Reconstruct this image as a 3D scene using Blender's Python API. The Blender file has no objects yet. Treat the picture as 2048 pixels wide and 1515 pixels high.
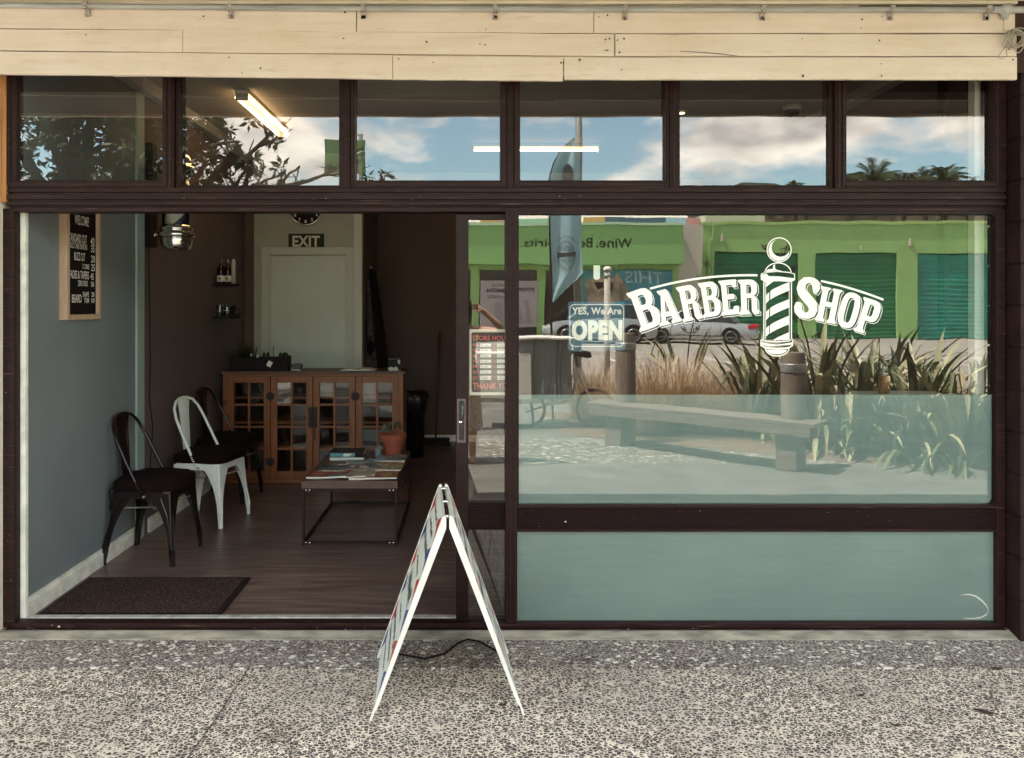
import bpy, math, random
from mathutils import Vector, Matrix, geometry
random.seed(7)
PI = math.pi
S = bpy.context.scene
COL = S.collection

# ------------------------------------------------------------ camera
D0 = 3.76
cd = bpy.data.cameras.new('camera'); cam = bpy.data.objects.new('camera', cd); COL.objects.link(cam)
cam.location = (0, -D0, 1.6); cam.rotation_euler = (PI/2, 0, 0)
cd.sensor_width = 36; cd.lens = 1540/2048*36
cd.shift_x = 82/2048; cd.shift_y = -147.5/2048
cd.clip_start = 0.01; cd.clip_end = 2000
S.camera = cam
# ------------------------------------------------------------ light
SUN_EL, SUN_AZ = math.radians(64), math.radians(-76.6)     # high sun from the left, a touch behind the shop
w = bpy.data.worlds.new('World'); S.world = w; w.use_nodes = True
nt = w.node_tree; nt.nodes.clear()
def N(t, **k):
    n = nt.nodes.new(t)
    for a, b in k.items(): setattr(n, a, b)
    return n
out = N('ShaderNodeOutputWorld'); bg = N('ShaderNodeBackground'); bg.inputs[1].default_value = 0.13
sky = N('ShaderNodeTexSky', sky_type='NISHITA'); sky.sun_disc = False
sky.sun_elevation = SUN_EL; sky.sun_rotation = SUN_AZ; sky.dust_density = 1.2
tc = N('ShaderNodeTexCoord'); mp = N('ShaderNodeMapping'); mp.inputs['Scale'].default_value = (2.3, 2.3, 5.2)
mp.inputs['Location'].default_value = (0.55, 0.1, 0.35)
nz = N('ShaderNodeTexNoise'); nz.inputs['Scale'].default_value = 1.6; nz.inputs['Detail'].default_value = 9; nz.inputs['Roughness'].default_value = .56
rp = N('ShaderNodeValToRGB'); rp.color_ramp.elements[0].position = .47; rp.color_ramp.elements[1].position = .56
nz2 = N('ShaderNodeTexNoise'); nz2.inputs['Scale'].default_value = 4.2; nz2.inputs['Detail'].default_value = 6
rp2 = N('ShaderNodeValToRGB'); rp2.color_ramp.elements[0].position = .36; rp2.color_ramp.elements[1].position = .62
rp2.color_ramp.elements[0].color = (4.0, 3.7, 3.4, 1); rp2.color_ramp.elements[1].color = (8.6, 7.9, 6.8, 1)
tint = N('ShaderNodeMix', data_type='RGBA', blend_type='MULTIPLY'); tint.inputs[0].default_value = 1; tint.inputs[7].default_value = (.97, 1.03, .87, 1)
mx = N('ShaderNodeMix', data_type='RGBA')
L = nt.links.new
L(tc.outputs['Generated'], mp.inputs[0]); L(mp.outputs[0], nz.inputs[0]); L(mp.outputs[0], nz2.inputs[0])
L(nz.outputs[0], rp.inputs[0]); L(nz2.outputs[0], rp2.inputs[0]); L(rp.outputs[0], mx.inputs[0])
L(sky.outputs[0], tint.inputs[6]); L(tint.outputs[2], mx.inputs[6]); L(rp2.outputs[0], mx.inputs[7])
L(mx.outputs[2], bg.inputs[0]); L(bg.outputs[0], out.inputs[0])
sl = bpy.data.lights.new('sun', 'SUN'); so = bpy.data.objects.new('sun', sl); COL.objects.link(so)
sl.energy = 4.2; sl.angle = math.radians(.53); sl.color = (1, .905, .825)
sd = Vector((math.sin(SUN_AZ)*math.cos(SUN_EL), math.cos(SUN_AZ)*math.cos(SUN_EL), math.sin(SUN_EL)))
so.rotation_euler = sd.to_track_quat('Z', 'Y').to_euler(); so.location = (0, -10, 12)
S.view_settings.view_transform = 'Standard'; S.view_settings.look = 'None'
S.view_settings.exposure = 2.85; S.view_settings.gamma = 1

# ------------------------------------------------------------ helpers
def P(px, py, Y):
    d = Y + D0
    return Vector(((px-942)/1540*d, Y, 1.6-(py-610)/1540*d))
def RP(px, py, s):                      # a place out in the street, s metres in front of the shop
    d = D0 + s
    return Vector(((px-942)/1540*d, -s, 1.6-(py-610)/1540*d))
def fx(px, Y=0): return (px-942)/1540*(D0+Y)
def fz(py, Y=0): return 1.6-(py-610)/1540*(D0+Y)
def lin(r, g, b):
    f = lambda c: (c/255/12.92) if c/255 <= .04045 else ((c/255+.055)/1.055)**2.4
    return (f(r), f(g), f(b))
ORG = {}
def tag(o, label=None, cat=None, group=None, kind=None):
    if label: o['label'] = label
    if cat: o['category'] = cat
    if group: o['group'] = group
    if kind: o['kind'] = kind
    return o
def empty(name, loc, label=None, cat=None, group=None):
    o = bpy.data.objects.new(name, None); COL.objects.link(o); o.location = loc
    o.empty_display_size = .1
    ORG[o.name] = Vector(loc)
    return tag(o, label, cat, group)
def copy_tree(o, parent=None):
    c = o.copy(); COL.objects.link(c)
    if parent: c.parent = parent
    for ch in list(o.children): copy_tree(ch, c)
    return c
class MB:
    def __init__(s): s.v = []; s.f = []; s.m = []; s.cur = 0; s.g = []
    def mat(s, i): s.cur = i; return s
    def add(s, vs, fs):
        n = len(s.v); s.g.append((n, len(s.f))); s.v += [Vector(v) for v in vs]
        for f in fs: s.f.append([i+n for i in f]); s.m.append(s.cur)
        return s
    def box(s, x0, x1, y0, y1, z0, z1):
        x0, x1 = min(x0, x1), max(x0, x1); y0, y1 = min(y0, y1), max(y0, y1); z0, z1 = min(z0, z1), max(z0, z1)
        vs = [(x0,y0,z0),(x1,y0,z0),(x1,y1,z0),(x0,y1,z0),(x0,y0,z1),(x1,y0,z1),(x1,y1,z1),(x0,y1,z1)]
        return s.add(vs, [(3,2,1,0),(4,5,6,7),(0,1,5,4),(1,2,6,5),(2,3,7,6),(3,0,4,7)])
    def obox(s, c, ax, ay, az):          # centre and three half vectors
        c, ax, ay, az = map(Vector, (c, ax, ay, az))
        vs = [c+i*ax+j*ay+k*az for k in (-1,1) for j in (-1,1) for i in (-1,1)]
        return s.add(vs, [(0,2,3,1),(4,5,7,6),(0,1,5,4),(2,6,7,3),(0,4,6,2),(1,3,7,5)])
    def quad(s, a, b, c, d): return s.add([a,b,c,d], [(0,1,2,3)])
    def tube(s, pts, r, seg=8, cap=True, closed=False):
        pts = [Vector(p) for p in pts]; n = len(pts)
        rs = r if isinstance(r, (list, tuple)) else [r]*n
        vs = []; prev = None
        for i, p in enumerate(pts):
            a = pts[(i-1) % n] if (closed or i) else p; b = pts[(i+1) % n] if (closed or i < n-1) else p
            t = (b-a).normalized()
            if prev is None:
                u = t.orthogonal().normalized()
            else:
                u = (prev - t*prev.dot(t))
                u = u.normalized() if u.length > 1e-6 else t.orthogonal().normalized()
            prev = u; q = t.cross(u)
            for k in range(seg):
                an = 2*PI*k/seg
                vs.append(p + (u*math.cos(an)+q*math.sin(an))*rs[i])
        fs = []
        m = n if closed else n-1
        for i in range(m):
            for k in range(seg):
                a = i*seg+k; b = i*seg+(k+1) % seg; c = ((i+1) % n)*seg+(k+1) % seg; d = ((i+1) % n)*seg+k
                fs.append((a,b,c,d))
        if cap and not closed:
            fs.append(tuple(range(seg))[::-1]); fs.append(tuple((n-1)*seg+k for k in range(seg)))
        return s.add(vs, fs)
    def lathe(s, prof, c=(0,0,0), seg=24, axis='Z', sx=1, sy=1):
        c = Vector(c); vs = []; fs = []
        for r, h in prof:
            for k in range(seg):
                a = 2*PI*k/seg; x, y = r*math.cos(a)*sx, r*math.sin(a)*sy
                v = {'Z': (x,y,h), 'Y': (x,h,y), 'X': (h,x,y)}[axis]
                vs.append(c+Vector(v))
        n = len(prof)
        for i in range(n-1):
            for k in range(seg):
                q = (i*seg+k, i*seg+(k+1)%seg, (i+1)*seg+(k+1)%seg, (i+1)*seg+k)
                fs.append(q if axis != 'Y' else q[::-1])
        fs.append(tuple(range(seg))[::-1]); fs.append(tuple((n-1)*seg+k for k in range(seg)))
        return s.add(vs, fs)
    def prism(s, poly, f0, f1):          # poly 2D, f0/f1 map a 2D point to two faces
        n = len(poly); a = [f0(p) for p in poly]; b = [f1(p) for p in poly]
        fs = [(i, (i+1)%n, n+(i+1)%n, n+i) for i in range(n)]
        tri = geometry.tessellate_polygon([[Vector((p[0],p[1],0)) for p in poly]])
        fs += [tuple(t) for t in tri] + [tuple(n+i for i in t[::-1]) for t in tri]
        return s.add(a+b, fs)
    def flat(s, loops, f):               # 2D loops with holes laid onto a surface
        vs = [f(p) for l in loops for p in l]
        tri = geometry.tessellate_polygon([[Vector((p[0],p[1],0)) for p in l] for l in loops])
        return s.add(vs, [tuple(t) for t in tri])
    def ribbon(s, pts, wd, f, closed=False):
        n = len(pts); vs = []
        for i in range(n):
            a = pts[(i-1)%n] if (closed or i) else pts[i]; b = pts[(i+1)%n] if (closed or i<n-1) else pts[i]
            dx, dy = b[0]-a[0], b[1]-a[1]; l = math.hypot(dx,dy) or 1
            ww = wd[i] if isinstance(wd,(list,tuple)) else wd
            nx, ny = -dy/l*ww/2, dx/l*ww/2
            vs += [f((pts[i][0]+nx, pts[i][1]+ny)), f((pts[i][0]-nx, pts[i][1]-ny))]
        fs = []
        for i in range(n if closed else n-1):
            j = (i+1)%n; fs.append((2*i,2*i+1,2*j+1,2*j))
        return s.add(vs, fs)
    def text(s, body, x0, x1, y0, y1, f, off=0.0, mirror=False):
        v, fs = text_mesh(body, off)
        xs = [p[0] for p in v]; ys = [p[1] for p in v]
        a, b, c, d = min(xs), max(xs), min(ys), max(ys)
        pts = []
        for p in v:
            u = (p[0]-a)/(b-a or 1); t = (p[1]-c)/(d-c or 1)
            pts.append(f((x0+(x1-x0)*u, y0+(y1-y0)*t)))
        return s.add(pts, fs)
    def each(s, name, mats, parent=None, **k):      # every separate piece becomes an object of its own
        r = []
        for a, (v0, f0) in enumerate(s.g):
            v1, f1 = s.g[a+1] if a+1 < len(s.g) else (len(s.v), len(s.f))
            q = MB(); q.v = s.v[v0:v1]; q.f = [[i-v0 for i in f] for f in s.f[f0:f1]]; q.m = s.m[f0:f1]
            r.append(q.build(name, mats, parent, **k))
        return r
    def build(s, name, mats, parent=None, bevel=0, smooth=False, fixn=True, solid=0):
        o0 = ORG[parent.name] if parent else Vector((0,0,0))
        if not isinstance(mats, (list, tuple)): mats = [mats]
        if parent is None:
            o0 = sum(s.v, Vector((0,0,0)))/max(1,len(s.v)); o0.z = min(v.z for v in s.v)
        me = bpy.data.meshes.new(name); me.from_pydata([v-o0 for v in s.v], [], s.f)
        for m in mats: me.materials.append(m)
        if len(mats) > 1:
            me.polygons.foreach_set('material_index', s.m)
        if fixn:
            import bmesh
            bm = bmesh.new(); bm.from_mesh(me); bmesh.ops.recalc_face_normals(bm, faces=bm.faces); bm.to_mesh(me); bm.free()
        if smooth: me.polygons.foreach_set('use_smooth', [True]*len(me.polygons))
        o = bpy.data.objects.new(name, me); COL.objects.link(o)
        if parent: o.parent = parent
        else: o.location = o0
        ORG[o.name] = o0
        if bevel:
            b = o.modifiers.new('bevel', 'BEVEL'); b.width = bevel; b.segments = 2; b.limit_method = 'ANGLE'; b.harden_normals = False
        if smooth and bevel == 0:
            e = None
        return o
_tc = {}
def text_mesh(body, off):
    k = (body, off)
    if k in _tc: return _tc[k]
    c = bpy.data.curves.new('t', 'FONT'); c.body = body; c.offset = off; c.resolution_u = 3; c.space_character = 1+max(0,off-.02)*2.2
    o = bpy.data.objects.new('t', c); COL.objects.link(o)
    dg = bpy.context.evaluated_depsgraph_get(); me = bpy.data.meshes.new_from_object(o.evaluated_get(dg))
    r = ([(v.co.x, v.co.y) for v in me.vertices], [tuple(p.vertices) for p in me.polygons])
    bpy.data.objects.remove(o); bpy.data.curves.remove(c); bpy.data.meshes.remove(me)
    _tc[k] = r; return r
def struct(name, mb, m, **k):
    o = mb.build(name, m, **k); o['kind'] = 'structure'; return o

def M(name, col, rough=.6, metal=0, var=0, vscale=8, stretch=(1,1,1), col2=None, bump=0, bscale=60, spec=.5, emit=0, sheen=0, lo=.35, hi=.65, detail=5, coat=0, alpha=1, trans=0):
    m = bpy.data.materials.new(name); m.use_nodes = True
    t = m.node_tree; b = t.nodes['Principled BSDF']
    if max(col) < .06 and not metal and rough > .3 and spec == .5: spec = .15
    b.inputs['Base Color'].default_value = (*col, 1); b.inputs['Roughness'].default_value = rough
    b.inputs['Metallic'].default_value = metal; b.inputs['Specular IOR Level'].default_value = spec
    b.inputs['Coat Weight'].default_value = coat; b.inputs['Transmission Weight'].default_value = trans
    if sheen: b.inputs['Sheen Weight'].default_value = sheen
    if emit: b.inputs['Emission Color'].default_value = (*col, 1); b.inputs['Emission Strength'].default_value = emit
    if var or col2 or bump:
        tc = t.nodes.new('ShaderNodeTexCoord'); mp = t.nodes.new('ShaderNodeMapping'); mp.inputs['Scale'].default_value = stretch
        t.links.new(tc.outputs['Object'], mp.inputs[0])
    if var or col2:
        n = t.nodes.new('ShaderNodeTexNoise'); n.inputs['Scale'].default_value = vscale; n.inputs['Detail'].default_value = detail
        r = t.nodes.new('ShaderNodeValToRGB'); r.color_ramp.elements[0].position = lo; r.color_ramp.elements[1].position = hi
        c2 = col2 or tuple(min(1, c*(1+var)) for c in col); c1 = col if col2 else tuple(c*(1-var) for c in col)
        r.color_ramp.elements[0].color = (*c1, 1); r.color_ramp.elements[1].color = (*c2, 1)
        t.links.new(mp.outputs[0], n.inputs[0]); t.links.new(n.outputs[0], r.inputs[0]); t.links.new(r.outputs[0], b.inputs['Base Color'])
    if bump:
        n2 = t.nodes.new('ShaderNodeTexNoise'); n2.inputs['Scale'].default_value = bscale; n2.inputs['Detail'].default_value = 6
        bp = t.nodes.new('ShaderNodeBump'); bp.inputs['Strength'].default_value = bump; bp.inputs['Distance'].default_value = .01
        t.links.new(mp.outputs[0], n2.inputs[0]); t.links.new(n2.outputs[0], bp.inputs['Height']); t.links.new(bp.outputs[0], b.inputs['Normal'])
    return m
def nodes(m):
    t = m.node_tree; return t, t.nodes['Principled BSDF'], t.nodes.new, t.links.new
def ramp(new, stops, interp='LINEAR'):
    r = new('ShaderNodeValToRGB'); r.color_ramp.interpolation = interp
    e = r.color_ramp.elements
    while len(e) < len(stops): e.new(.5)
    for i, (p, c) in enumerate(stops): e[i].position = p; e[i].color = (*c, 1) if len(c) == 3 else c
    return r

# ------------------------------------------------------------ materials
def aggregate(name, mortar, dark, light, scale, edge, whites, rot=0.0, mortar2=None):
    m = M(name, mortar, .85); t, b, new, ln = nodes(m)
    tc = new('ShaderNodeTexCoord'); nz = new('ShaderNodeTexNoise'); nz.inputs['Scale'].default_value = 38; nz.inputs['Detail'].default_value = 2
    ad = new('ShaderNodeMix'); ad.data_type = 'VECTOR'; ad.inputs[0].default_value = .022
    ln(tc.outputs['Object'], nz.inputs[0]); ln(tc.outputs['Object'], ad.inputs[4]); ln(nz.outputs['Color'], ad.inputs[5])
    mp = new('ShaderNodeMapping'); mp.inputs['Scale'].default_value = (.82, 1.05, 1); mp.inputs['Rotation'].default_value = (0,0,rot); ln(ad.outputs[1], mp.inputs[0])
    ve = new('ShaderNodeTexVoronoi'); ve.feature = 'DISTANCE_TO_EDGE'; ve.inputs['Scale'].default_value = scale; ln(mp.outputs[0], ve.inputs[0])
    vc = new('ShaderNodeTexVoronoi'); vc.feature = 'F1'; vc.inputs['Scale'].default_value = scale; ln(mp.outputs[0], vc.inputs[0])
    sep = new('ShaderNodeSeparateColor'); ln(vc.outputs['Color'], sep.inputs[0])
    big = new('ShaderNodeTexNoise'); big.inputs['Scale'].default_value = 1.7; big.inputs['Detail'].default_value = 5; ln(tc.outputs['Object'], big.inputs[0])
    # threshold varies per stone and per patch
    th = new('ShaderNodeMath'); th.operation = 'MULTIPLY_ADD'; th.inputs[1].default_value = .13; th.inputs[2].default_value = edge; ln(sep.outputs[1], th.inputs[0])
    th2 = new('ShaderNodeMath'); th2.operation = 'MULTIPLY_ADD'; th2.inputs[1].default_value = -.16; ln(big.outputs[0], th2.inputs[0]); ln(th.outputs[0], th2.inputs[2])
    su = new('ShaderNodeMath'); su.operation = 'SUBTRACT'; ln(ve.outputs[0], su.inputs[0]); ln(th2.outputs[0], su.inputs[1])
    mask = new('ShaderNodeMapRange'); mask.inputs[1].default_value = -.01; mask.inputs[2].default_value = .05; ln(su.outputs[0], mask.inputs[0])
    rs = ramp(new, [(0, dark), (.75, tuple(c*2.2 for c in dark)), (1-whites, tuple(c*1.6 for c in dark)), (min(.999, 1-whites+.01), light)]); ln(sep.outputs[0], rs.inputs[0])
    rm = ramp(new, [(.3, tuple(c*.62 for c in mortar)), (.6, mortar)]); ln(big.outputs[0], rm.inputs[0])
    mx = new('ShaderNodeMix'); mx.data_type = 'RGBA'; ln(mask.outputs[0], mx.inputs[0]); ln(rm.outputs[0], mx.inputs[6]); ln(rs.outputs[0], mx.inputs[7])
    # dirt stains
    st = new('ShaderNodeTexNoise'); st.inputs['Scale'].default_value = 3.1; st.inputs['Detail'].default_value = 7; st.inputs['Roughness'].default_value = .65; ln(tc.outputs['Object'], st.inputs[0])
    rst = ramp(new, [(.54, (1,1,1)), (.72, (.55,.52,.5))]); ln(st.outputs[0], rst.inputs[0])
    mu = new('ShaderNodeMix'); mu.data_type = 'RGBA'; mu.blend_type = 'MULTIPLY'; mu.inputs[0].default_value = 1; ln(mx.outputs[2], mu.inputs[6]); ln(rst.outputs[0], mu.inputs[7])
    ln(mu.outputs[2], b.inputs['Base Color'])
    bp = new('ShaderNodeBump'); bp.inputs['Strength'].default_value = .5; bp.inputs['Distance'].default_value = .003; ln(mask.outputs[0], bp.inputs['Height']); ln(bp.outputs[0], b.inputs['Normal'])
    return m
m_agg = aggregate('exposed aggregate paving', (.87,.745,.61), (.050,.038,.034), (.7,.62,.5), 69, .098, .02)
m_agg2 = aggregate('dark aggregate strip', (.53,.48,.41), (.065,.045,.040), (.85,.78,.68), 66, .09, .10, .3)
m_agg3 = aggregate('seeded pavement', (.15,.145,.12), (.09,.085,.07), (.55,.52,.44), 30, .10, .25, .5)
m_conc = M('worn concrete', (.30,.27,.21), .9, var=.35, vscale=14, stretch=(.5,1.5,1), bump=.4, bscale=60)
m_asph = M('asphalt', (.14,.135,.12), .9, var=.25, vscale=3, bump=.3, bscale=90)
m_path = M('smooth pavement', (.13,.13,.11), .9, var=.18, vscale=2.5, bump=.3, bscale=120)

def wood_mat(name, c1, c2, rough=.6, sx=(1,14,14), sc=6, bump=.15, knots=0):
    m = M(name, c1, rough); t, b, new, ln = nodes(m)
    tc = new('ShaderNodeTexCoord'); mp = new('ShaderNodeMapping'); mp.inputs['Scale'].default_value = sx; ln(tc.outputs['Object'], mp.inputs[0])
    n = new('ShaderNodeTexNoise'); n.inputs['Scale'].default_value = sc; n.inputs['Detail'].default_value = 8; n.inputs['Distortion'].default_value = .6; ln(mp.outputs[0], n.inputs[0])
    r = ramp(new, [(.3, c1), (.7, c2)]); ln(n.outputs[0], r.inputs[0])
    src = r.outputs[0]
    if knots:
        mp2 = new('ShaderNodeMapping'); mp2.inputs['Scale'].default_value = tuple((.5 if a < 2 else 1) for a in sx); ln(tc.outputs['Object'], mp2.inputs[0])
        v = new('ShaderNodeTexVoronoi'); v.inputs['Scale'].default_value = knots; ln(mp2.outputs[0], v.inputs[0])
        r2 = ramp(new, [(.05, (.25,.2,.18)), (.12, (1,1,1))]); ln(v.outputs[0], r2.inputs[0])
        mu = new('ShaderNodeMix'); mu.data_type = 'RGBA'; mu.blend_type = 'MULTIPLY'; mu.inputs[0].default_value = 1; ln(src, mu.inputs[6]); ln(r2.outputs[0], mu.inputs[7]); src = mu.outputs[2]
    ln(src, b.inputs['Base Color'])
    bp = new('ShaderNodeBump'); bp.inputs['Strength'].default_value = bump; bp.inputs['Distance'].default_value = .004; ln(n.outputs[0], bp.inputs['Height']); ln(bp.outputs[0], b.inputs['Normal'])
    return m
m_board = wood_mat('cream painted timber', (.69,.58,.48), (.76,.65,.55), .55, (.6,9,9), 3, .35)
t, b, new, ln = nodes(m_board); src = b.inputs['Base Color'].links[0].from_socket; tc_ = new('ShaderNodeTexCoord')
for sc_, st_, lo_, hi_, c_ in ((1.3,(1,1,3),.35,.6,(.90,.86,.80)),(5,(1.2,1,9),.56,.72,(.86,.80,.72)),(9,(4,1,.8),.60,.75,(.93,.90,.86))):
    mp_ = new('ShaderNodeMapping'); mp_.inputs['Scale'].default_value = st_; ln(tc_.outputs['Object'], mp_.inputs[0])
    n_ = new('ShaderNodeTexNoise'); n_.inputs['Scale'].default_value = sc_; n_.inputs['Detail'].default_value = 8; n_.inputs['Roughness'].default_value = .65; ln(mp_.outputs[0], n_.inputs[0])
    r_ = ramp(new, [(lo_, (1,1,1) if lo_ > .5 else c_), (hi_, c_ if lo_ > .5 else (1,1,1))]); ln(n_.outputs[0], r_.inputs[0])
    mu = new('ShaderNodeMix'); mu.data_type = 'RGBA'; mu.blend_type = 'MULTIPLY'; mu.inputs[0].default_value = 1; ln(src, mu.inputs[6]); ln(r_.outputs[0], mu.inputs[7]); src = mu.outputs[2]
ln(src, b.inputs['Base Color'])
m_boardb = M('dark raw timber', (.05,.03,.025), .8)
m_frame = wood_mat('dark brown window frame', (.014,.0040,.0033), (.025,.009,.0075), .5, (.7,10,10), 5, .2)
m_frame.node_tree.nodes['Principled BSDF'].inputs['Specular IOR Level'].default_value = .18
# worn flecks on the frame
t, b, new, ln = nodes(m_frame)
tc_ = new('ShaderNodeTexCoord'); mp_ = new('ShaderNodeMapping'); mp_.inputs['Scale'].default_value = (1.2, 12, 30); ln(tc_.outputs['Object'], mp_.inputs[0])
n_ = new('ShaderNodeTexNoise'); n_.inputs['Scale'].default_value = 4; n_.inputs['Detail'].default_value = 9; n_.inputs['Roughness'].default_value = .7; ln(mp_.outputs[0], n_.inputs[0])
r_ = ramp(new, [(.57, (0,0,0)), (.70, (1,1,1))]); ln(n_.outputs[0], r_.inputs[0])
mx_ = new('ShaderNodeMix'); mx_.data_type = 'RGBA'; src = b.inputs['Base Color'].links[0].from_socket
ln(r_.outputs[0], mx_.inputs[0]); ln(src, mx_.inputs[6]); mx_.inputs[7].default_value = (.09,.052,.048,1); ln(mx_.outputs[2], b.inputs['Base Color'])
m_frame2 = M('brown metal door frame', (.015,.0048,.004), .45, spec=.2, var=.25, vscale=6, stretch=(1,1,4))
m_ribs = M('ribbed brown rail', (.014,.0043,.0036), .5, spec=.18)
t, b, new, ln = nodes(m_ribs); tc_ = new('ShaderNodeTexCoord'); wv = new('ShaderNodeTexWave'); wv.bands_direction = 'Z'; wv.inputs['Scale'].default_value = 42
ln(tc_.outputs['Object'], wv.inputs[0]); bp = new('ShaderNodeBump'); bp.inputs['Strength'].default_value = .8; bp.inputs['Distance'].default_value = .004
ln(wv.outputs[0], bp.inputs['Height']); ln(bp.outputs[0], b.inputs['Normal'])
m_seal = M('black rubber seal', (.012,.01,.01), .5)
m_black = M('black paint', (.012,.008,.008), .4)
m_white = M('white paint', (.78,.74,.64), .5, var=.06, vscale=10)
m_vinyl = M('white vinyl', (.86,.84,.76), .5)
m_wall1 = M('blue grey wall paint', (.19,.212,.22), .7, var=.05, vscale=2, bump=.1, bscale=200)
m_wall2 = M('mauve grey wall paint', (.125,.092,.088), .75, var=.05, vscale=2, bump=.1, bscale=200)
m_wall3 = M('brown wall paint', (.115,.07,.058), .8, var=.05, vscale=2)
m_trim = M('off white trim', (.50,.50,.43), .5, var=.1, vscale=9, stretch=(1,1,4))
m_skirt = M('scuffed white skirting', (.82,.80,.70), .55, var=.15, vscale=14)
m_door = M('pale grey green door', (.57,.59,.53), .5, var=.05, vscale=2)
m_ceil = M('ceiling paint', (.34,.30,.27), .8)
m_soff = M('brown soffit', (.10,.075,.07), .8)
def floor_mat():
    m = M('dark laminate floor', (.07,.04,.035), .36); t, b, new, ln = nodes(m)
    tc = new('ShaderNodeTexCoord'); br = new('ShaderNodeTexBrick'); br.inputs['Scale'].default_value = 1
    br.inputs['Brick Width'].default_value = 1.25; br.inputs['Row Height'].default_value = .15; br.inputs['Mortar Size'].default_value = .0015
    br.inputs['Color1'].default_value = (.8,.8,.8,1); br.inputs['Color2'].default_value = (1.25,1.2,1.2,1); br.inputs['Mortar'].default_value = (.3,.3,.3,1)
    ln(tc.outputs['Object'], br.inputs[0])
    mp = new('ShaderNodeMapping'); mp.inputs['Scale'].default_value = (1.3,16,1); ln(tc.outputs['Object'], mp.inputs[0])
    n = new('ShaderNodeTexNoise'); n.inputs['Scale'].default_value = 2.2; n.inputs['Detail'].default_value = 8; n.inputs['Distortion'].default_value = .5; ln(mp.outputs[0], n.inputs[0])
    r = ramp(new, [(.3, (.085,.052,.043)), (.55, (.16,.108,.090)), (.75, (.22,.16,.135))]); ln(n.outputs[0], r.inputs[0])
    mu = new('ShaderNodeMix'); mu.data_type = 'RGBA'; mu.blend_type = 'MULTIPLY'; mu.inputs[0].default_value = 1; ln(r.outputs[0], mu.inputs[6]); ln(br.outputs[0], mu.inputs[7]); ln(mu.outputs[2], b.inputs['Base Color'])
    return m
m_floor = floor_mat()
def mat_mat():
    m = M('ribbed door mat', (.03,.02,.018), .95); t, b, new, ln = nodes(m)
    tc = new('ShaderNodeTexCoord'); mp = new('ShaderNodeMapping'); mp.inputs['Rotation'].default_value = (0,0,.9); ln(tc.outputs['Object'], mp.inputs[0])
    wv = new('ShaderNodeTexWave'); wv.inputs['Scale'].default_value = 9; ln(mp.outputs[0], wv.inputs[0])
    n = new('ShaderNodeTexNoise'); n.inputs['Scale'].default_value = 160; n.inputs['Detail'].default_value = 2; ln(tc.outputs['Object'], n.inputs[0])
    r = ramp(new, [(.50, (.030,.016,.014)), (.66, (.16,.11,.085))]); ln(n.outputs[0], r.inputs[0])
    r2 = ramp(new, [(.2, (.6,.6,.6)), (.6, (1.1,1.1,1.1))]); ln(wv.outputs[0], r2.inputs[0])
    mu = new('ShaderNodeMix'); mu.data_type = 'RGBA'; mu.blend_type = 'MULTIPLY'; mu.inputs[0].default_value = 1; ln(r.outputs[0], mu.inputs[6]); ln(r2.outputs[0], mu.inputs[7]); ln(mu.outputs[2], b.inputs['Base Color'])
    return m
m_mat = mat_mat()
def glass(name, refl, tint, rough=0.0, wob=.0016):
    m = bpy.data.materials.new(name); m.use_nodes = True; t = m.node_tree; t.nodes.clear(); new = t.nodes.new; ln = t.links.new
    o = new('ShaderNodeOutputMaterial'); tr = new('ShaderNodeBsdfTransparent'); tr.inputs[0].default_value = (*tint, 1)
    g = new('ShaderNodeBsdfGlossy'); g.inputs['Roughness'].default_value = rough; g.inputs['Color'].default_value = (1,1,1,1)
    tc = new('ShaderNodeTexCoord'); n = new('ShaderNodeTexNoise'); n.inputs['Scale'].default_value = 2.6; n.inputs['Detail'].default_value = 1
    bp = new('ShaderNodeBump'); bp.inputs['Strength'].default_value = 1; bp.inputs['Distance'].default_value = wob
    ln(tc.outputs['Object'], n.inputs[0]); ln(n.outputs[0], bp.inputs['Height']); ln(bp.outputs[0], g.inputs['Normal'])
    fr = new('ShaderNodeFresnel'); fr.inputs[0].default_value = 1.5
    ad = new('ShaderNodeMath'); ad.operation = 'ADD'; ad.use_clamp = True; ad.inputs[1].default_value = refl; ln(fr.outputs[0], ad.inputs[0])
    mx = new('ShaderNodeMixShader'); ln(ad.outputs[0], mx.inputs[0]); ln(tr.outputs[0], mx.inputs[1]); ln(g.outputs[0], mx.inputs[2]); ln(mx.outputs[0], o.inputs[0])
    return m
m_glass = glass('window glass', .085, (.90,.92,.90), wob=.0006)
m_glass_in = glass('cabinet glass', .015, (.8,.75,.7), .03, .004)
m_glass_lo = glass('satin filmed glass', .0, (.95,.97,.95), .25)
m_jar = glass('clear jar glass', .05, (.85,.88,.86), .02, 0)
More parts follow.
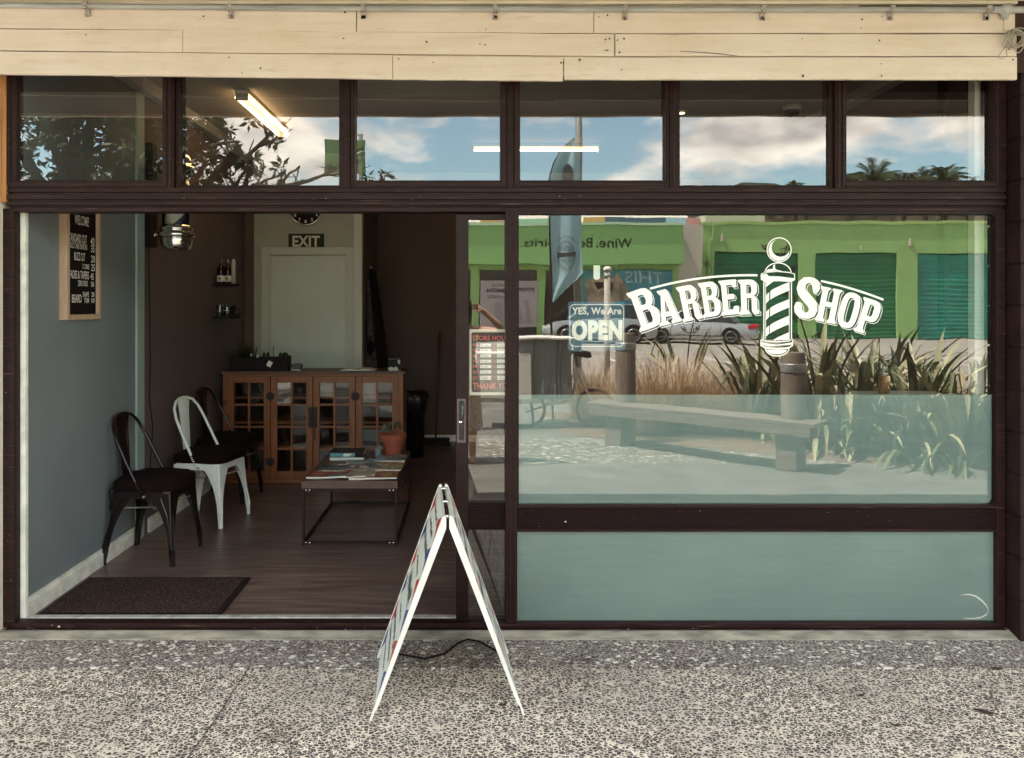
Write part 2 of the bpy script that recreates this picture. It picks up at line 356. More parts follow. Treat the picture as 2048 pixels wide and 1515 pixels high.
def film_mat():
    m = bpy.data.materials.new('frosted film'); m.use_nodes = True; t = m.node_tree; t.nodes.clear(); new = t.nodes.new; ln = t.links.new
    o = new('ShaderNodeOutputMaterial'); d = new('ShaderNodeBsdfDiffuse'); tl = new('ShaderNodeBsdfTranslucent'); tr = new('ShaderNodeBsdfTransparent')
    tc = new('ShaderNodeTexCoord'); mp = new('ShaderNodeMapping'); mp.inputs['Scale'].default_value = (1, 1, 14); n = new('ShaderNodeTexNoise'); n.inputs['Scale'].default_value = 3; n.inputs['Detail'].default_value = 6
    ln(tc.outputs['Object'], mp.inputs[0]); ln(mp.outputs[0], n.inputs[0])
    r = ramp(new, [(.3, (.39,.49,.475)), (.7, (.44,.55,.53))]); ln(n.outputs[0], r.inputs[0]); n2 = new('ShaderNodeTexNoise'); n2.inputs['Scale'].default_value = 1.6; n2.inputs['Detail'].default_value = 7; n2.inputs['Roughness'].default_value = .62; ln(tc.outputs['Object'], n2.inputs[0])
    r2 = ramp(new, [(.3, (.86,.88,.88)), (.65, (1.05,1.04,1.02))]); ln(n2.outputs[0], r2.inputs[0])
    n3 = new('ShaderNodeTexVoronoi'); n3.inputs['Scale'].default_value = 26; ln(tc.outputs['Object'], n3.inputs[0]); r3 = ramp(new, [(.02, (1.18,1.16,1.12)), (.035, (1,1,1))]); ln(n3.outputs[0], r3.inputs[0])
    q1 = new('ShaderNodeMix'); q1.data_type = 'RGBA'; q1.blend_type = 'MULTIPLY'; q1.inputs[0].default_value = 1; ln(r.outputs[0], q1.inputs[6]); ln(r2.outputs[0], q1.inputs[7])
    q2 = new('ShaderNodeMix'); q2.data_type = 'RGBA'; q2.blend_type = 'MULTIPLY'; q2.inputs[0].default_value = 1; ln(q1.outputs[2], q2.inputs[6]); ln(r3.outputs[0], q2.inputs[7]); ln(q2.outputs[2], d.inputs[0])
    tl.inputs[0].default_value = (.5,.62,.56,1)
    a = new('ShaderNodeMixShader'); a.inputs[0].default_value = .25; ln(d.outputs[0], a.inputs[1]); ln(tl.outputs[0], a.inputs[2])
    tr.inputs[0].default_value = (.8,.9,.85,1)
    c = new('ShaderNodeMixShader'); c.inputs[0].default_value = .12; ln(a.outputs[0], c.inputs[1]); ln(tr.outputs[0], c.inputs[2]); ln(c.outputs[0], o.inputs[0])
    return m
m_film = film_mat()
m_chrome = M('chrome', (.8,.78,.74), .12, 1)
m_steel = M('galvanised steel', (.40,.40,.37), .5, .7, var=.2, vscale=30)
m_grey = M('grey plastic conduit', (.36,.36,.33), .6, var=.2, vscale=12, stretch=(.3,3,3))
m_pine = wood_mat('orange brown pine', (.17,.050,.013), (.27,.088,.026), .45, (12,12,1), 4, .1, 7)
m_pineh = wood_mat('orange brown pine rail', (.17,.050,.013), (.27,.088,.026), .45, (1,12,12), 4, .1)
m_palew = wood_mat('pale raw wood', (.44,.29,.19), (.55,.39,.27), .6, (8,8,1), 5, .1)
m_orange = wood_mat('orange varnished timber', (.30,.12,.03), (.48,.22,.07), .5, (12,12,1), 3, .2)
m_chblack = M('glossy black metal', (.010,.005,.005), .22)
m_chwhite = M('cream white metal', (.85,.85,.76), .3)
m_cush = M('black fabric', (.010,.0035,.0035), .95, bump=.4, bscale=300)
m_tbl = wood_mat('dark brown table top', (.075,.035,.03), (.12,.06,.05), .5, (1,10,10), 4, .1)
m_tframe = M('dark steel frame', (.025,.014,.013), .5)
m_terra = M('terracotta', (.34,.085,.045), .75, var=.15, vscale=9)
m_leafd = M('dark leaves', (.035,.045,.02), .6, var=.4, vscale=30)
m_soil = M('soil', (.03,.02,.015), .95)
m_paper = M('paper', (.72,.70,.62), .7)
m_lamp = M('lit tube', (1,.66,.30), .5, emit=1.7)
m_lampb = M('lamp batten', (.7,.62,.5), .5)
m_black_felt = M('black felt', (.010,.006,.006), .95)
m_cable = M('pale cable', (.42,.38,.31), .6)
m_plaster = M('cream plaster', (.74,.68,.56), .8, var=.08, vscale=6, bump=.4, bscale=60)

# ------------------------------------------------------------ ground
struct('ground', MB().quad((-160,-260,-.012),(160,-260,-.012),(160,30,-.012),(-160,30,-.012)), m_asph)
struct('footpath', MB().quad((-12,-2.5,0),(12,-2.5,0),(12,-.37,0),(-12,-.37,0)), m_agg)
struct('footpath_edge_strip', MB().box(-12,12,-.366,-.085,-.01,.004), m_agg2)
struct('doorstep', MB().prism([(-.083,0),(.10,0),(.10,.03),(-.02,.026),(-.083,.008)], lambda p: (-3.2,p[0],p[1]), lambda p: (3.2,p[0],p[1])), m_conc)
struct('pavement', MB().quad((-12,-4.0,-.002),(12,-4.0,-.002),(12,-2.5,-.002),(-12,-2.5,-.002)), m_path)
struct('seeded_pavement', MB().quad((-12,-5.45,-.003),(12,-5.45,-.003),(12,-4.0,-.003),(-12,-4.0,-.003)), m_agg3)
struct('outer_pavement', MB().quad((-12,-7.2,-.004),(12,-7.2,-.004),(12,-5.45,-.004),(-12,-5.45,-.004)), m_path)
struct('planting_bed', MB().add([(1.2,-5.7,.0),(3.9,-4.05,.0),(8,-3.0,.0),(9,-8,.0),(.9,-8,.0)], [(0,1,2,3,4)]), M('dry bark mulch', (.16,.11,.07), .95, var=.5, vscale=30, bump=.6, bscale=50))
kb = MB(); kb.box(-60,60,-9.15,-9.0,-.012,.10); struct('kerb', kb, m_conc)
rd = MB(); rd.quad((-120,-34,-.006),(120,-34,-.006),(120,-9.15,-.006),(-120,-9.15,-.006)); struct('car_park', rd, M('sun bleached asphalt', (.27,.25,.21), .9, var=.15, vscale=.6, bump=.2, bscale=80))
mk = MB()
for x in (-14,-11,-8,-5,-2,1,4,7,10,13,16,19,22,25): mk.box(x,x+.1,-19.5,-14.5,-.004,.0)
mk.box(-60,60,-19.6,-19.5,-.004,.0005)
struct('parking_lines', mk, m_white)
# pavement crack lines
ck = MB(); idp = lambda p: (p[0], p[1], .0035)
ck.ribbon([(-.98,-.37),(-.985,-.6),(-.985,-.75),(-1.0,-1.02),(-1.0,-1.4)], .004, idp)
ck.ribbon([(-.985,-1.02),(-.74-.25,-1.1)], .004, idp)
struct('pavement_crack', ck, M('crack dirt', (.04,.03,.03), .9))
lf = M('dead leaf', (.05,.032,.028), .9)
def leaf(px, py, l, a, n):
    d = 1540*1.6/(py-610); x = (px-942)/1540*d; y = d-D0
    mb = MB(); pts = [(-l,0),(-l*.4,l*.35),(l*.3,l*.3),(l,0),(l*.2,-l*.3),(-l*.5,-l*.25)]
    c, s_ = math.cos(a), math.sin(a)
    f = lambda z: (lambda p: (x+p[0]*c-p[1]*s_, y+p[0]*s_+p[1]*c, z+.006*abs(p[0]/l)))
    mb.prism(pts, f(.002), f(.005))
    tag(mb.build('dead_leaf', lf), n, 'leaf', 'dead leaves on the paving')
leaf(1722,1392,.016,.3,'small dark leaf on the aggregate paving below the big window')
leaf(1970,1425,.036,-.5,'long dark leaf on the paving near the right corner')
leaf(1793,1452,.02,.1,'dark leaf on the paving right of the sandwich board')
leaf(1005,1411,.018,.1,'dark leaf between the feet of the sandwich board')
leaf(1995,1338,.03,0,'dark leaf at the edge of the strip by the brick pier')
st = MB()
def g(px, py):
    d = 1540*1.6/(py-610); return ((px-942)/1540*d, d-D0, .010)
st.tube([g(790,1309),(g(815,1314)),g(850,1320),g(890,1310),g(915,1290),g(935,1281),g(960,1286),g(985,1300),g(1000,1308)], .0045, 6)  # thin black tube laid as a curved dark mark on the strip
tag(st.build('cable', m_black, smooth=True), 'thin black curved mark on the dark strip behind the sandwich board', 'cable')

# ------------------------------------------------------------ interior shell
FZ = .022; CZ = 3.12
struct('floor', MB().box(-2.5,3.1,.10,5.4,-.02,FZ), m_floor)
struct('ceiling', MB().box(-2.5,3.1,.06,5.4,CZ,CZ+.1), m_ceil)
struct('wall_left_front', MB().box(-2.4,-2.25,.06,1.42,FZ,CZ), m_wall1)
struct('wall_left_rear', MB().box(-2.4,-2.252,1.42,3.94,FZ,CZ), m_wall2)
struct('wall_cover_strip', MB().box(-2.4,-2.235,1.40,1.51,FZ,CZ), M('pale green trim', (.33,.42,.38), .5))
struct('wall_right', MB().box(2.80,2.95,.06,5.4,FZ,CZ), m_wall2)
struct('wall_rear', MB().box(-1.2,2.95,5.2,5.35,FZ,CZ), m_wall3)
pw = MB(); pw.box(-2.25,-1.09,3.94,4.06,2.12,CZ); pw.box(-2.25,-2.03,3.94,4.06,FZ,2.12); pw.box(-1.22,-1.09,3.94,4.06,FZ,2.12)
struct('wall_partition', pw, M('pale partition paint', (.38,.37,.31), .6, var=.05))
struct('wall_partition_side', MB().box(-1.16,-1.087,4.06,5.2,FZ,CZ), m_wall3)
struct('wall_corner_strip', MB().box(-2.25,-2.17,3.90,3.939,FZ,CZ), m_wall3)
sk = MB()
for (x0,x1,y0,y1) in ((-2.25,-2.232,.06,1.40),(-2.252,-2.232,1.60,3.9),(-1.08,2.8,5.182,5.2),(2.782,2.8,.3,5.18)):
    sk.box(x0,x1,y0,y1,FZ,FZ+.075)
    if x1-x0 < .1: sk.box(x0 if x0<0 else x0+.006,x1-(.007 if x0<0 else -.0),y0,y1,FZ+.0752,FZ+.10)
struct('skirting', sk, m_skirt)
struct('wall_end_trim', MB().box(-2.262,-2.205,.052,.075,FZ,2.2), m_skirt)
struct('wall_right_trim', MB().box(2.525,2.60,.10,.15,FZ,CZ), m_vinyl)
struct('wall_return_edge', MB().box(2.445,2.468,.22,.28,FZ,CZ), M('dark trim', (.02,.012,.010), .5))
cor = MB(); cor.box(-1.09,2.8,5.12,5.2,CZ-.09,CZ); cor.box(2.72,2.8,.45,5.12,CZ-.08,CZ); cor.box(-2.25,-2.18,.3,3.9,CZ-.08,CZ)
struct('cornice', cor, M('cornice paint', (.45,.42,.38), .6))
# shop structure round the front
struct('wall_above_window', MB().box(-3.3,3.4,-.02,.055,2.92,3.5), m_boardb)
tag(MB().box(-3.6,fx(7),-.06,.3,0,3.6).build('plaster_pier', m_plaster, bevel=.004), 'cream plastered pier at the left edge of the shop front', 'pier')
tag(MB().box(fx(7)+.002,fx(19),-.03,.03,fz(406),2.8).build('timber_batten', m_orange, bevel=.002), 'bare orange timber batten beside the top left window', 'batten')
bp_ = MB(); zz = 0; k = 0
while zz < 3.5:
    bp_.box(2.613,3.6,-.10,.3,zz,zz+.192); zz += .2
bp_.box(2.620,3.59,-.093,.29,0,3.5)
tag(bp_.build('block_pier', M('dark brown painted block', (.020,.008,.008), .6, spec=.2, var=.25, vscale=9, bump=.3, bscale=60), bevel=.004), 'dark painted concrete block pier at the right edge of the shop front', 'pier')

# ------------------------------------------------------------ shopfront
SF = empty('shopfront', (0,0,0), 'dark brown shop front with six top windows, a big window and a sliding door', 'shop front')
fr = MB()
fr.box(fx(6),fx(29),-.005,.05,.03,fz(418))                       # left jamb
fr.box(fx(1993),fx(2010),-.005,.09,.03,fz(418))                  # right jamb
fr.each('jamb', m_frame, SF, bevel=.002)
mu_ = MB(); mu_.box(fx(1011),fx(1034),-.02,.09,.06,fz(417)); mu_.box(fx(1017),fx(1021),-.025,-.0195,.06,fz(420)); mu_.box(fx(1027),fx(1030),-.025,-.0195,.06,fz(420))
mu_.build('mullion', m_frame, SF, bevel=.0015)
tb = MB()
for (a, b_, y) in ((378,386,-.022),(386,391,-.012),(391,401,-.026),(401,405,-.014),(405,412,-.024),(412,415,-.012),(415,424,-.004)):
    tb.box(fx(20),fx(2006),y,.09,fz(b_)+.0005,fz(a)-.0005)
tb.build('transom_beam', m_frame, SF, bevel=.001)
sl_ = MB(); sl_.box(fx(16),fx(2006),-.03,.09,.028,fz(1252)); sl_.box(fx(30),fx(1995),-.015,.049,fz(1252)+.0004,fz(1243)); 
sl_.build('sill', m_frame, SF, bevel=.002)
MB().box(fx(28),fx(912),.0505,.09,FZ,.0565).build('threshold', M('worn aluminium threshold', (.55,.54,.48), .4, .3, var=.2, vscale=20), SF, bevel=.002)
rl = MB(); rl.box(fx(1036),fx(1993)-.001,-.005,.08,fz(1056),fz(1012)); 
rl.build('mid_rail', m_ribs, SF)
rt = MB(); rt.box(fx(1035),fx(1993),-.012,.07,fz(1013),fz(1008)); rt.box(fx(1035),fx(1993),-.012,.07,fz(1061),fz(1056)); rt.each('rail_trim', m_frame, SF)
# big fixed window
def rrect(x0,y0,x1,y1,r,n=5,corners=(1,1,1,1)):
    pts = []
    for ci,(cx,cy,a0) in enumerate(((x1-r,y0+r,-90),(x1-r,y1-r,0),(x0+r,y1-r,90),(x0+r,y0+r,180))):
        if corners[ci]:
            for k in range(n+1):
                a = math.radians(a0+90*k/n); pts.append((cx+r*math.cos(a), cy+r*math.sin(a)))
        else: pts.append(((x1,y0),(x1,y1),(x0,y1),(x0,y0))[ci])
    return pts
GY = .02
on = lambda Y: (lambda p: P(p[0], p[1], Y))
wf = MB()
outer = [(1034,420),(1994,420),(1994,1012),(1034,1012)]; inner = rrect(1037,428,1991,1009,14,5,(1,1,0,0))[::-1]
wf.flat([outer, inner], lambda p: P(p[0],p[1],.0)*1)
n = len(inner); a = [Vector((fx(p[0]),0,fz(p[1]))) for p in inner]; b_ = [v+Vector((0,.05,0)) for v in a]
wf.add(a+b_, [(i,(i+1)%n,n+(i+1)%n,n+i) for i in range(n)])
WW = wf.build('window', m_frame2, SF, fixn=False)
rb = MB(); rb.ribbon([(p[0],p[1]) for p in rrect(1037.5,429.5,1989.8,1008.5,14,5,(1,1,0,0))], 2.2, lambda p: Vector((fx(p[0]),.017,fz(p[1]))), True); rb.build('glazing_seal', m_seal, WW)
MB().quad(Vector((fx(1030),GY,fz(1012))),Vector((fx(1995),GY,fz(1012))),Vector((fx(1995),GY,fz(420))),Vector((fx(1030),GY,fz(420)))).build('pane', m_glass, WW)
MB().quad(P(1030,1012,.023),P(1990,1012,.023),P(1990,788,.023),P(1030,788,.023)).build('frosted_film', m_film, WW)
LW = MB().box(fx(1036),fx(1992),.03,.075,.0547,fz(1239)).build('lower_window', m_frame2, SF)
MB().quad(Vector((fx(1034),GY,fz(1243))),Vector((fx(1995),GY,fz(1243))),Vector((fx(1995),GY,fz(1058))),Vector((fx(1034),GY,fz(1058)))).build('pane', m_glass_lo, LW)
MB().quad(P(1032,1245,.023),P(1992,1245,.023),P(1992,1058,.023),P(1032,1058,.023)).build('frosted_film', m_film, LW)
# sliding door
DR = MB()
DR.box(fx(912,.03),fx(937,.03),.03,.075,FZ+.024,fz(429,.03)); DR.box(fx(937,.03),fx(1016,.03),.031,.0745,fz(439,.03),fz(429,.03)); DR.box(fx(937,.03),fx(1016,.03),.031,.0745,FZ+.024,fz(1236,.03))
DR = DR.build('sliding_door', m_frame2, SF, bevel=.002)
MB().box(fx(937,.03)+.0005,fx(1016,.03),.028,.0745,fz(1058,.03),fz(1003,.03)).build('door_rail', m_ribs, DR)
MB().quad(P(936,1005,.052),P(1016,1005,.052),P(1016,437,.052),P(936,437,.052)).build('pane', m_glass, DR)
MB().quad(P(936,1238,.052),P(1016,1238,.052),P(1016,1056,.052),P(936,1056,.052)).build('lower_pane', m_glass, DR)
hd = MB(); hd.flat([rrect(914,796,932,884,2), rrect(917.5,800,928.5,879,5)[::-1]], on(.0265)); hd.box(fx(914,.027),fx(916.5,.027),.0268,.03,fz(884,.027),fz(796,.027))
hd.build('handle_plate', M('mauve brown plate', (.09,.055,.055), .4), DR)
hb = MB(); hb.flat([rrect(917.5,800,928.5,879,5)], on(.0285)); hb.build('handle_recess', M('dark recess', (.006,.004,.004), .25), DR)
hp = MB(); hp.tube([P(925,803,.022),P(925.5,815,.018),P(925,828,.018),P(922,836,.022)], .0065, 8); hp.build('pull', M('glossy blue black plastic', (.05,.06,.07), .15), DR, smooth=True)
kk = MB(); kk.lathe([(.0,-.004),(.008,-.004),(.009,0),(.009,.006),(0,.006)], P(921,842,.022), 14, 'Y'); kk.build('lock', m_chrome, DR, smooth=True)
sp = MB(); rnd_ = random.Random(12)
def fleck(px, py, Y, r0):
    n = rnd_.randint(4,6); sp.flat([[(px+r0*math.cos(2*PI*k/n)*rnd_.uniform(.6,1.6), py+r0*math.sin(2*PI*k/n)*rnd_.uniform(.4,1.0)) for k in range(n)]], on(Y))
for k in range(34): fleck(rnd_.uniform(40,1980), rnd_.uniform(1254,1262), -.0312, rnd_.uniform(.4,1.3))
for k in range(16): fleck(rnd_.uniform(40,1980), rnd_.uniform(392,400), -.0272, rnd_.uniform(.4,1.1))
for k in range(10): fleck(rnd_.uniform(1040,1970), rnd_.uniform(1018,1052), -.0062, rnd_.uniform(.4,1.0))
fleck(1131,1042,-.0062,2.2); fleck(118,1252,-.0312,2.4); fleck(104,1249,-.0312,1.5)
for k in range(10): fleck(rnd_.uniform(10,22), rnd_.uniform(500,1240), -.0062, rnd_.uniform(.4,1.2))
tag(sp.build('paint_fleck', M('pale paint flecks', (.45,.40,.34), .7), SF, fixn=False), kind='stuff')
gt = MB()
for k in range(420):
    x = rnd_.uniform(-2.3,2.6); y = -.02-abs(rnd_.gauss(0,.035)) if k < 240 else rnd_.uniform(-1.05,-.09); z = .031 if y > -.03 else (.018 if y > -.083 else .0062); q = rnd_.uniform(.0015,.0045)
    a = rnd_.uniform(0,PI); c, s_ = math.cos(a)*q, math.sin(a)*q
    gt.add([(x-c,y-s_,z),(x+s_*.5,y-c*.5,z+.0012),(x+c,y+s_,z),(x-s_*.5,y+c*.5,z+.001)], [(0,1,2,3)])
gt = gt.build('grit', M('dark grit', (.05,.035,.028), .9), fixn=False); tag(gt, kind='stuff'); gt['label'] = 'loose dark grit and leaf crumbs scattered along the doorstep and paving'; gt['category'] = 'grit'
# top lights
tl_ = [(33,327,1),(363,678,0),(712,1000,1),(1040,1328,1),(1360,1655,0),(1690,1978,1)]
TOPZ = 2.93
edges = [12] + [ (tl_[i][1]+tl_[i+1][0])/2 for i in range(5)] + [1999]
mm = MB()
for i in range(1,6):
    e = edges[i]; q_ = MB(); q_.box(fx(e-6),fx(e+6),-.022,.085,fz(378),TOPZ); q_.box(fx(e-2),fx(e+2),-.027,-.0215,fz(376),TOPZ); q_.build('top_mullion', m_frame, SF, bevel=.0015)
mm.box(fx(6),fx(13),-.012,.085,fz(378),TOPZ); mm.box(fx(1996),fx(2010),-.012,.085,fz(378),TOPZ)
mm.each('top_mullion', m_frame, SF, bevel=.0015)
for i,(x0,x1,op) in enumerate(tl_):
    l, r = edges[i]+(6 if i else 1), edges[i+1]-(6 if i<5 else 3.5)
    if x0 < 942: x0 = 942+(x0-942)*(D0+.02)/D0
    if x1 > 942: x1 = 942+(x1-942)*(D0+.02)/D0
    yf = -.016 if op else .000; bt = 377.5; gb = 363 if op else 373
    f = MB()
    f.box(fx(l)+.001,fx(x0),yf,.08,fz(bt),TOPZ); f.box(fx(x1),fx(r)-.001,yf,.08,fz(bt),TOPZ); f.box(fx(x0),fx(x1),yf,.0795,fz(bt),fz(gb))
    f.box(fx(x0)-.004,fx(x1)+.004,yf+.008,.0805,TOPZ-.04,TOPZ)
    if op:
        f.box(fx(l)+.006,fx(x0)-.006,yf-.006,yf+.0004,fz(bt-4),TOPZ-.01); f.box(fx(x1)+.006,fx(r)-.006,yf-.006,yf+.0004,fz(bt-4),TOPZ-.01); f.box(fx(x0)-.006,fx(x1)+.006,yf-.006,yf+.0004,fz(bt-3),fz(gb+3))
    W = f.build('top_window', m_frame, SF, bevel=.002)
    MB().quad(Vector((fx(x0)-.01,.02,fz(gb+3))),Vector((fx(x1)+.01,.02,fz(gb+3))),Vector((fx(x1)+.01,.02,TOPZ)),Vector((fx(x0)-.01,.02,TOPZ))).build('pane', m_glass, W)
    s_ = MB(); s_.box(fx(x0)-.001,fx(x1)+.001,.010,.019,fz(gb)-.001,fz(gb)+.006); s_.build('glazing_seal', m_seal, W)

# ------------------------------------------------------------ fascia of boards
FA = empty('timber_fascia', (0,-.17,2.66), 'three rows of cream painted timber boards hung above the shop windows', 'fascia')
rows = [((-80,14),(712,20),(712,64),(-80,56)), ((714,20),(1187,24),(1187,66.5),(714,64)), ((1188.5,24),(2030,25),(2030,66),(1188.5,66.5)),
        ((-80,58.5),(365,61),(365,105),(-80,100)), ((366,61),(1228,69),(1228,112.5),(366,105)), ((1231,69),(2033,69),(2033,112.5),(1231,112)),
        ((-80,102.5),(785,110.5),(785,158),(-80,147)), ((786,112.5),(1126,116.5),(1126,162),(786,158.5)), ((1128.5,117),(2034,114.5),(2034,159.5),(1128.5,159.5))]
for i, q in enumerate(rows):
    Y = -.17 + [0,.003,-.001,.002,.0035,0,.001,-.003,.002][i]
    b = MB(); n = 14; vs = []
    tp, bt = [], []
    for k in range(n+1):
        u = k/n; t0 = Vector(q[0]).lerp(Vector(q[1]), u); b0 = Vector(q[3]).lerp(Vector(q[2]), u)
        j = random.uniform(-.45,.45) if 0<k<n else 0
        tp.append((t0.x, t0.y+j)); bt.append((b0.x, b0.y+random.uniform(-.45,.45)))
    poly = tp + bt[::-1]
    b.prism(poly, on(Y), lambda p, Y=Y: P(p[0],p[1],Y)+Vector((0,.018,0)))
    b.build('board', m_board, FA, bevel=.0012)
nh = MB()
for (x,y) in ((172,70),(407,33),(458,115),(521,137),(484,146),(690,25),(687,77),(972,59),(970,90),(853,84),(866,125),(960,88),(1198,34),(1215,31),(1211,80),(1219,78),(1210,101),(1215,101),(1235,81),(1248,78),(1239,105),(1160,120),(1122,126),(1127,126),(1243,140),(1604,78),(1606,153),(1724,39),(1722,56),(1764,34),(1759,81),(1762,128),(1763,152),(2018,99),(2026,120),(1606,151),(797,118)):
    r = random.uniform(1.2,2.4); nh.flat([[(x+r*math.cos(a)*random.uniform(.7,1.2), y+r*math.sin(a)*random.uniform(.6,1.2)) for a in [k*PI/3.5 for k in range(7)]]], on(-.1755))
nh.ribbon([(1360,103),(1400,105),(1440,108),(1478,113)], [.8,1.2,1.4,.8], on(-.1755))
nh.each('nail_hole', m_black, FA)
bk = MB(); bk.box(-1.68,1.82,-.148,-.140,2.672,3.1); bk.build('backing_panel', M('beige backing', (.74,.66,.54), .8, var=.1, stretch=(1,1,12)), FA)
bk = MB(); bk.box(-3.3,-1.681,-.146,-.138,2.69,3.1); bk.box(1.821,2.645,-.146,-.138,2.69,3.1); bk.box(-3.3,2.645,-.1375,-.13,3.0,3.12); bk.each('backing_timber', m_boardb, FA)
tpb = MB(); tpb.box(-3.3,fx(2034,-.17),-.176,-.150,fz(9,-.17),3.12); tpb.build('top_board', M('weathered cream board', (.62,.54,.41), .6, var=.15, stretch=(.5,4,8)), FA, bevel=.002)
ln_ = MB(); ln_.box(-3.3,2.65,-.190,-.1765,fz(4,-.17),3.11); ln_.build('top_batten', M('greyed cream batten', (.56,.49,.38), .6, var=.1), FA, bevel=.002)
CN = empty('conduit', (0,-.2,3.0), 'grey conduit pipe clipped along the top of the cream boards', 'pipe')
cdm = MB(); cdm.tube([P(-80,10,-.192), P(555,16.5,-.192)], .0125, 10); cdm.tube([P(553,16.5,-.192),P(1200,19,-.192),P(2000,20,-.192)], .0135, 10); cdm.build('pipe', m_grey, CN, smooth=True)
for x, y in ((172,12),(460,16),(726,17),(990,18),(1250,19),(1526,19.5),(1783,19.5),(1976,19.5)):
    c = MB(); p = P(x, y, -.192); c.box(p.x-.010,p.x+.010,-.208,-.176,p.z-.016,p.z+.016); c.box(p.x-.010,p.x+.012,-.183,-.1765,p.z-.045,p.z-.0162)
    for q in range(4): c.box(p.x-.012+random.uniform(0,.018),p.x-.006+random.uniform(0,.02),-.1845,-.183,p.z-.05+random.uniform(0,.012),p.z-.03)
    c.build('clip', M('rusty clip', (.34,.30,.26), .7, var=.5, vscale=120), CN) if x == 172 else c.build('clip', bpy.data.materials['rusty clip'], CN)
tj = MB(); p = P(2010,20,-.195); tj.lathe([(.024,-.02),(.026,.0),(.024,.02)], p, 14, 'Y'); tj.tube([P(1985,20,-.195),P(2050,20,-.195)], .0155, 10); tj.tube([p, P(2010,38,-.195)], [.02,.013], 10); tj.build('tee_joint', m_grey, CN, smooth=True)
cb = MB(); c0 = P(2034,78,-.205)
for k in range(13):
    r1, r2, a0 = random.uniform(.03,.058), random.uniform(.022,.045), random.uniform(0,PI); o = Vector((random.uniform(-.015,.015), random.uniform(-.012,.012), random.uniform(-.012,.012)))
    cb.tube([c0+o+Vector((r1*math.cos(t)*math.cos(a0)-r2*math.sin(t)*math.sin(a0), .012*math.sin(t*2+a0), r1*math.cos(t)*math.sin(a0)+r2*math.sin(t)*math.cos(a0))) for t in [2*PI*j/20 for j in range(20)]], .0022, 5, closed=True)
cb.tube([P(2008,38,-.2),P(2006,55,-.2),P(2012,70,-.2)], .0022, 5); cb.tube([P(2012,92,-.2),P(2000,108,-.2),P(1995,115,-.2),P(2003,119,-.2),P(2014,112,-.2),P(2012,97,-.2)], .002, 5)
tag(cb.build('cable_bundle', m_cable, smooth=True), 'tangled bundle of pale cable hanging at the right end of the boards', 'cable')
# verandah over the pavement
VR = empty('verandah', (0,-1.2,3.12), 'flat verandah roof over the pavement in front of the shop', 'verandah')
v = MB(); v.box(-9,9,-2.32,-.1765,3.122,3.17)
v.build('soffit', m_soff, VR)
v = MB(); v.box(-9,9,-2.36,-2.32,3.10,3.36); v.build('edge_board', m_board, VR)
v = MB(); v.box(-9,9,-2.32,-.13,3.1705,3.22); v.box(-9,-3.35,-.13,6,3.4,3.55); v.box(-3.35,3.4,-.13,6,3.505,3.55); v.box(3.4,9,-.13,6,3.4,3.55); v.build('roof_sheet', m_steel, VR)
# the shop's masses either side and behind, so that daylight comes in only through the front
ow = MB(); ow.box(-9,-3.3,.0,.2,0,3.4); ow.box(3.3,9,.0,.2,0,3.4); ow.box(-2.62,-2.5,.06,5.5,-.1,3.5); ow.box(3.1,3.22,.06,5.5,-.1,3.5); ow.box(-2.62,3.22,5.5,5.62,-.1,3.5)
tag(ow.build('outer_wall', m_plaster), 'cream plaster walls of the neighbouring shop fronts either side of the barber shop', 'wall')

# ------------------------------------------------------------ window lettering
G = {}
G['B'] = ([[(0,1),(.62,1),(.80,.975),(.92,.89),(.96,.79),(.95,.68),(.89,.58),(.80,.53),(.92,.47),(1,.37),(1,.21),(.94,.09),(.82,.02),(.65,0),(0,0),(0,.05),(.08,.10),(.12,.13),(.12,.87),(.08,.90),(0,.95)],
          [(.40,.85),(.58,.85),(.65,.81),(.66,.68),(.60,.605),(.40,.60)],[(.40,.47),(.60,.47),(.68,.42),(.68,.20),(.61,.135),(.40,.13)]])
G['R'] = ([[(0,1),(.62,1),(.80,.975),(.93,.89),(.97,.79),(.96,.66),(.90,.58),(.80,.53),(.90,.47),(.95,.38),(.95,.14),(1.04,.10),(1.04,0),(.80,0),(.66,.08),(.66,.47),(.42,.47),(.42,.13),(.50,.09),(.54,.04),(.54,0),(0,0),(0,.05),(.08,.10),(.12,.13),(.12,.87),(.08,.90),(0,.95)],
          [(.42,.85),(.60,.85),(.66,.81),(.67,.66),(.61,.60),(.42,.595)]])
G['A'] = ([[(.24,1),(.24,.95),(.33,.90),(.36,.86),(.13,.13),(0,.07),(0,0),(.44,0),(.44,.06),(.33,.11),(.35,.22),(.60,.22),(.63,.12),(.55,.07),(.55,0),(1,0),(1,.07),(.91,.13),(.70,.91),(.64,1)],[(.40,.36),(.57,.36),(.49,.72)]])
G['E'] = ([[(0,1),(.97,1),(.98,.77),(.80,.77),(.70,.85),(.42,.85),(.42,.59),(.76,.59),(.81,.56),(.82,.49),(.78,.44),(.42,.44),(.42,.15),(.66,.15),(.74,.24),(.98,.24),(1,0),(0,0),(0,.05),(.08,.10),(.12,.13),(.12,.87),(.08,.90),(0,.95)]])
G['H'] = ([[(0,1),(.44,1),(.44,.95),(.37,.89),(.36,.86),(.36,.59),(.64,.59),(.64,.86),(.63,.89),(.56,.95),(.56,1),(1,1),(1,.95),(.93,.89),(.92,.86),(.92,.14),(.93,.11),(1,.05),(1,0),(.56,0),(.56,.05),(.63,.11),(.64,.14),(.64,.45),(.36,.45),(.36,.14),(.37,.11),(.44,.05),(.44,0),(0,0),(0,.05),(.07,.11),(.08,.14),(.08,.86),(.07,.89),(0,.95)]])
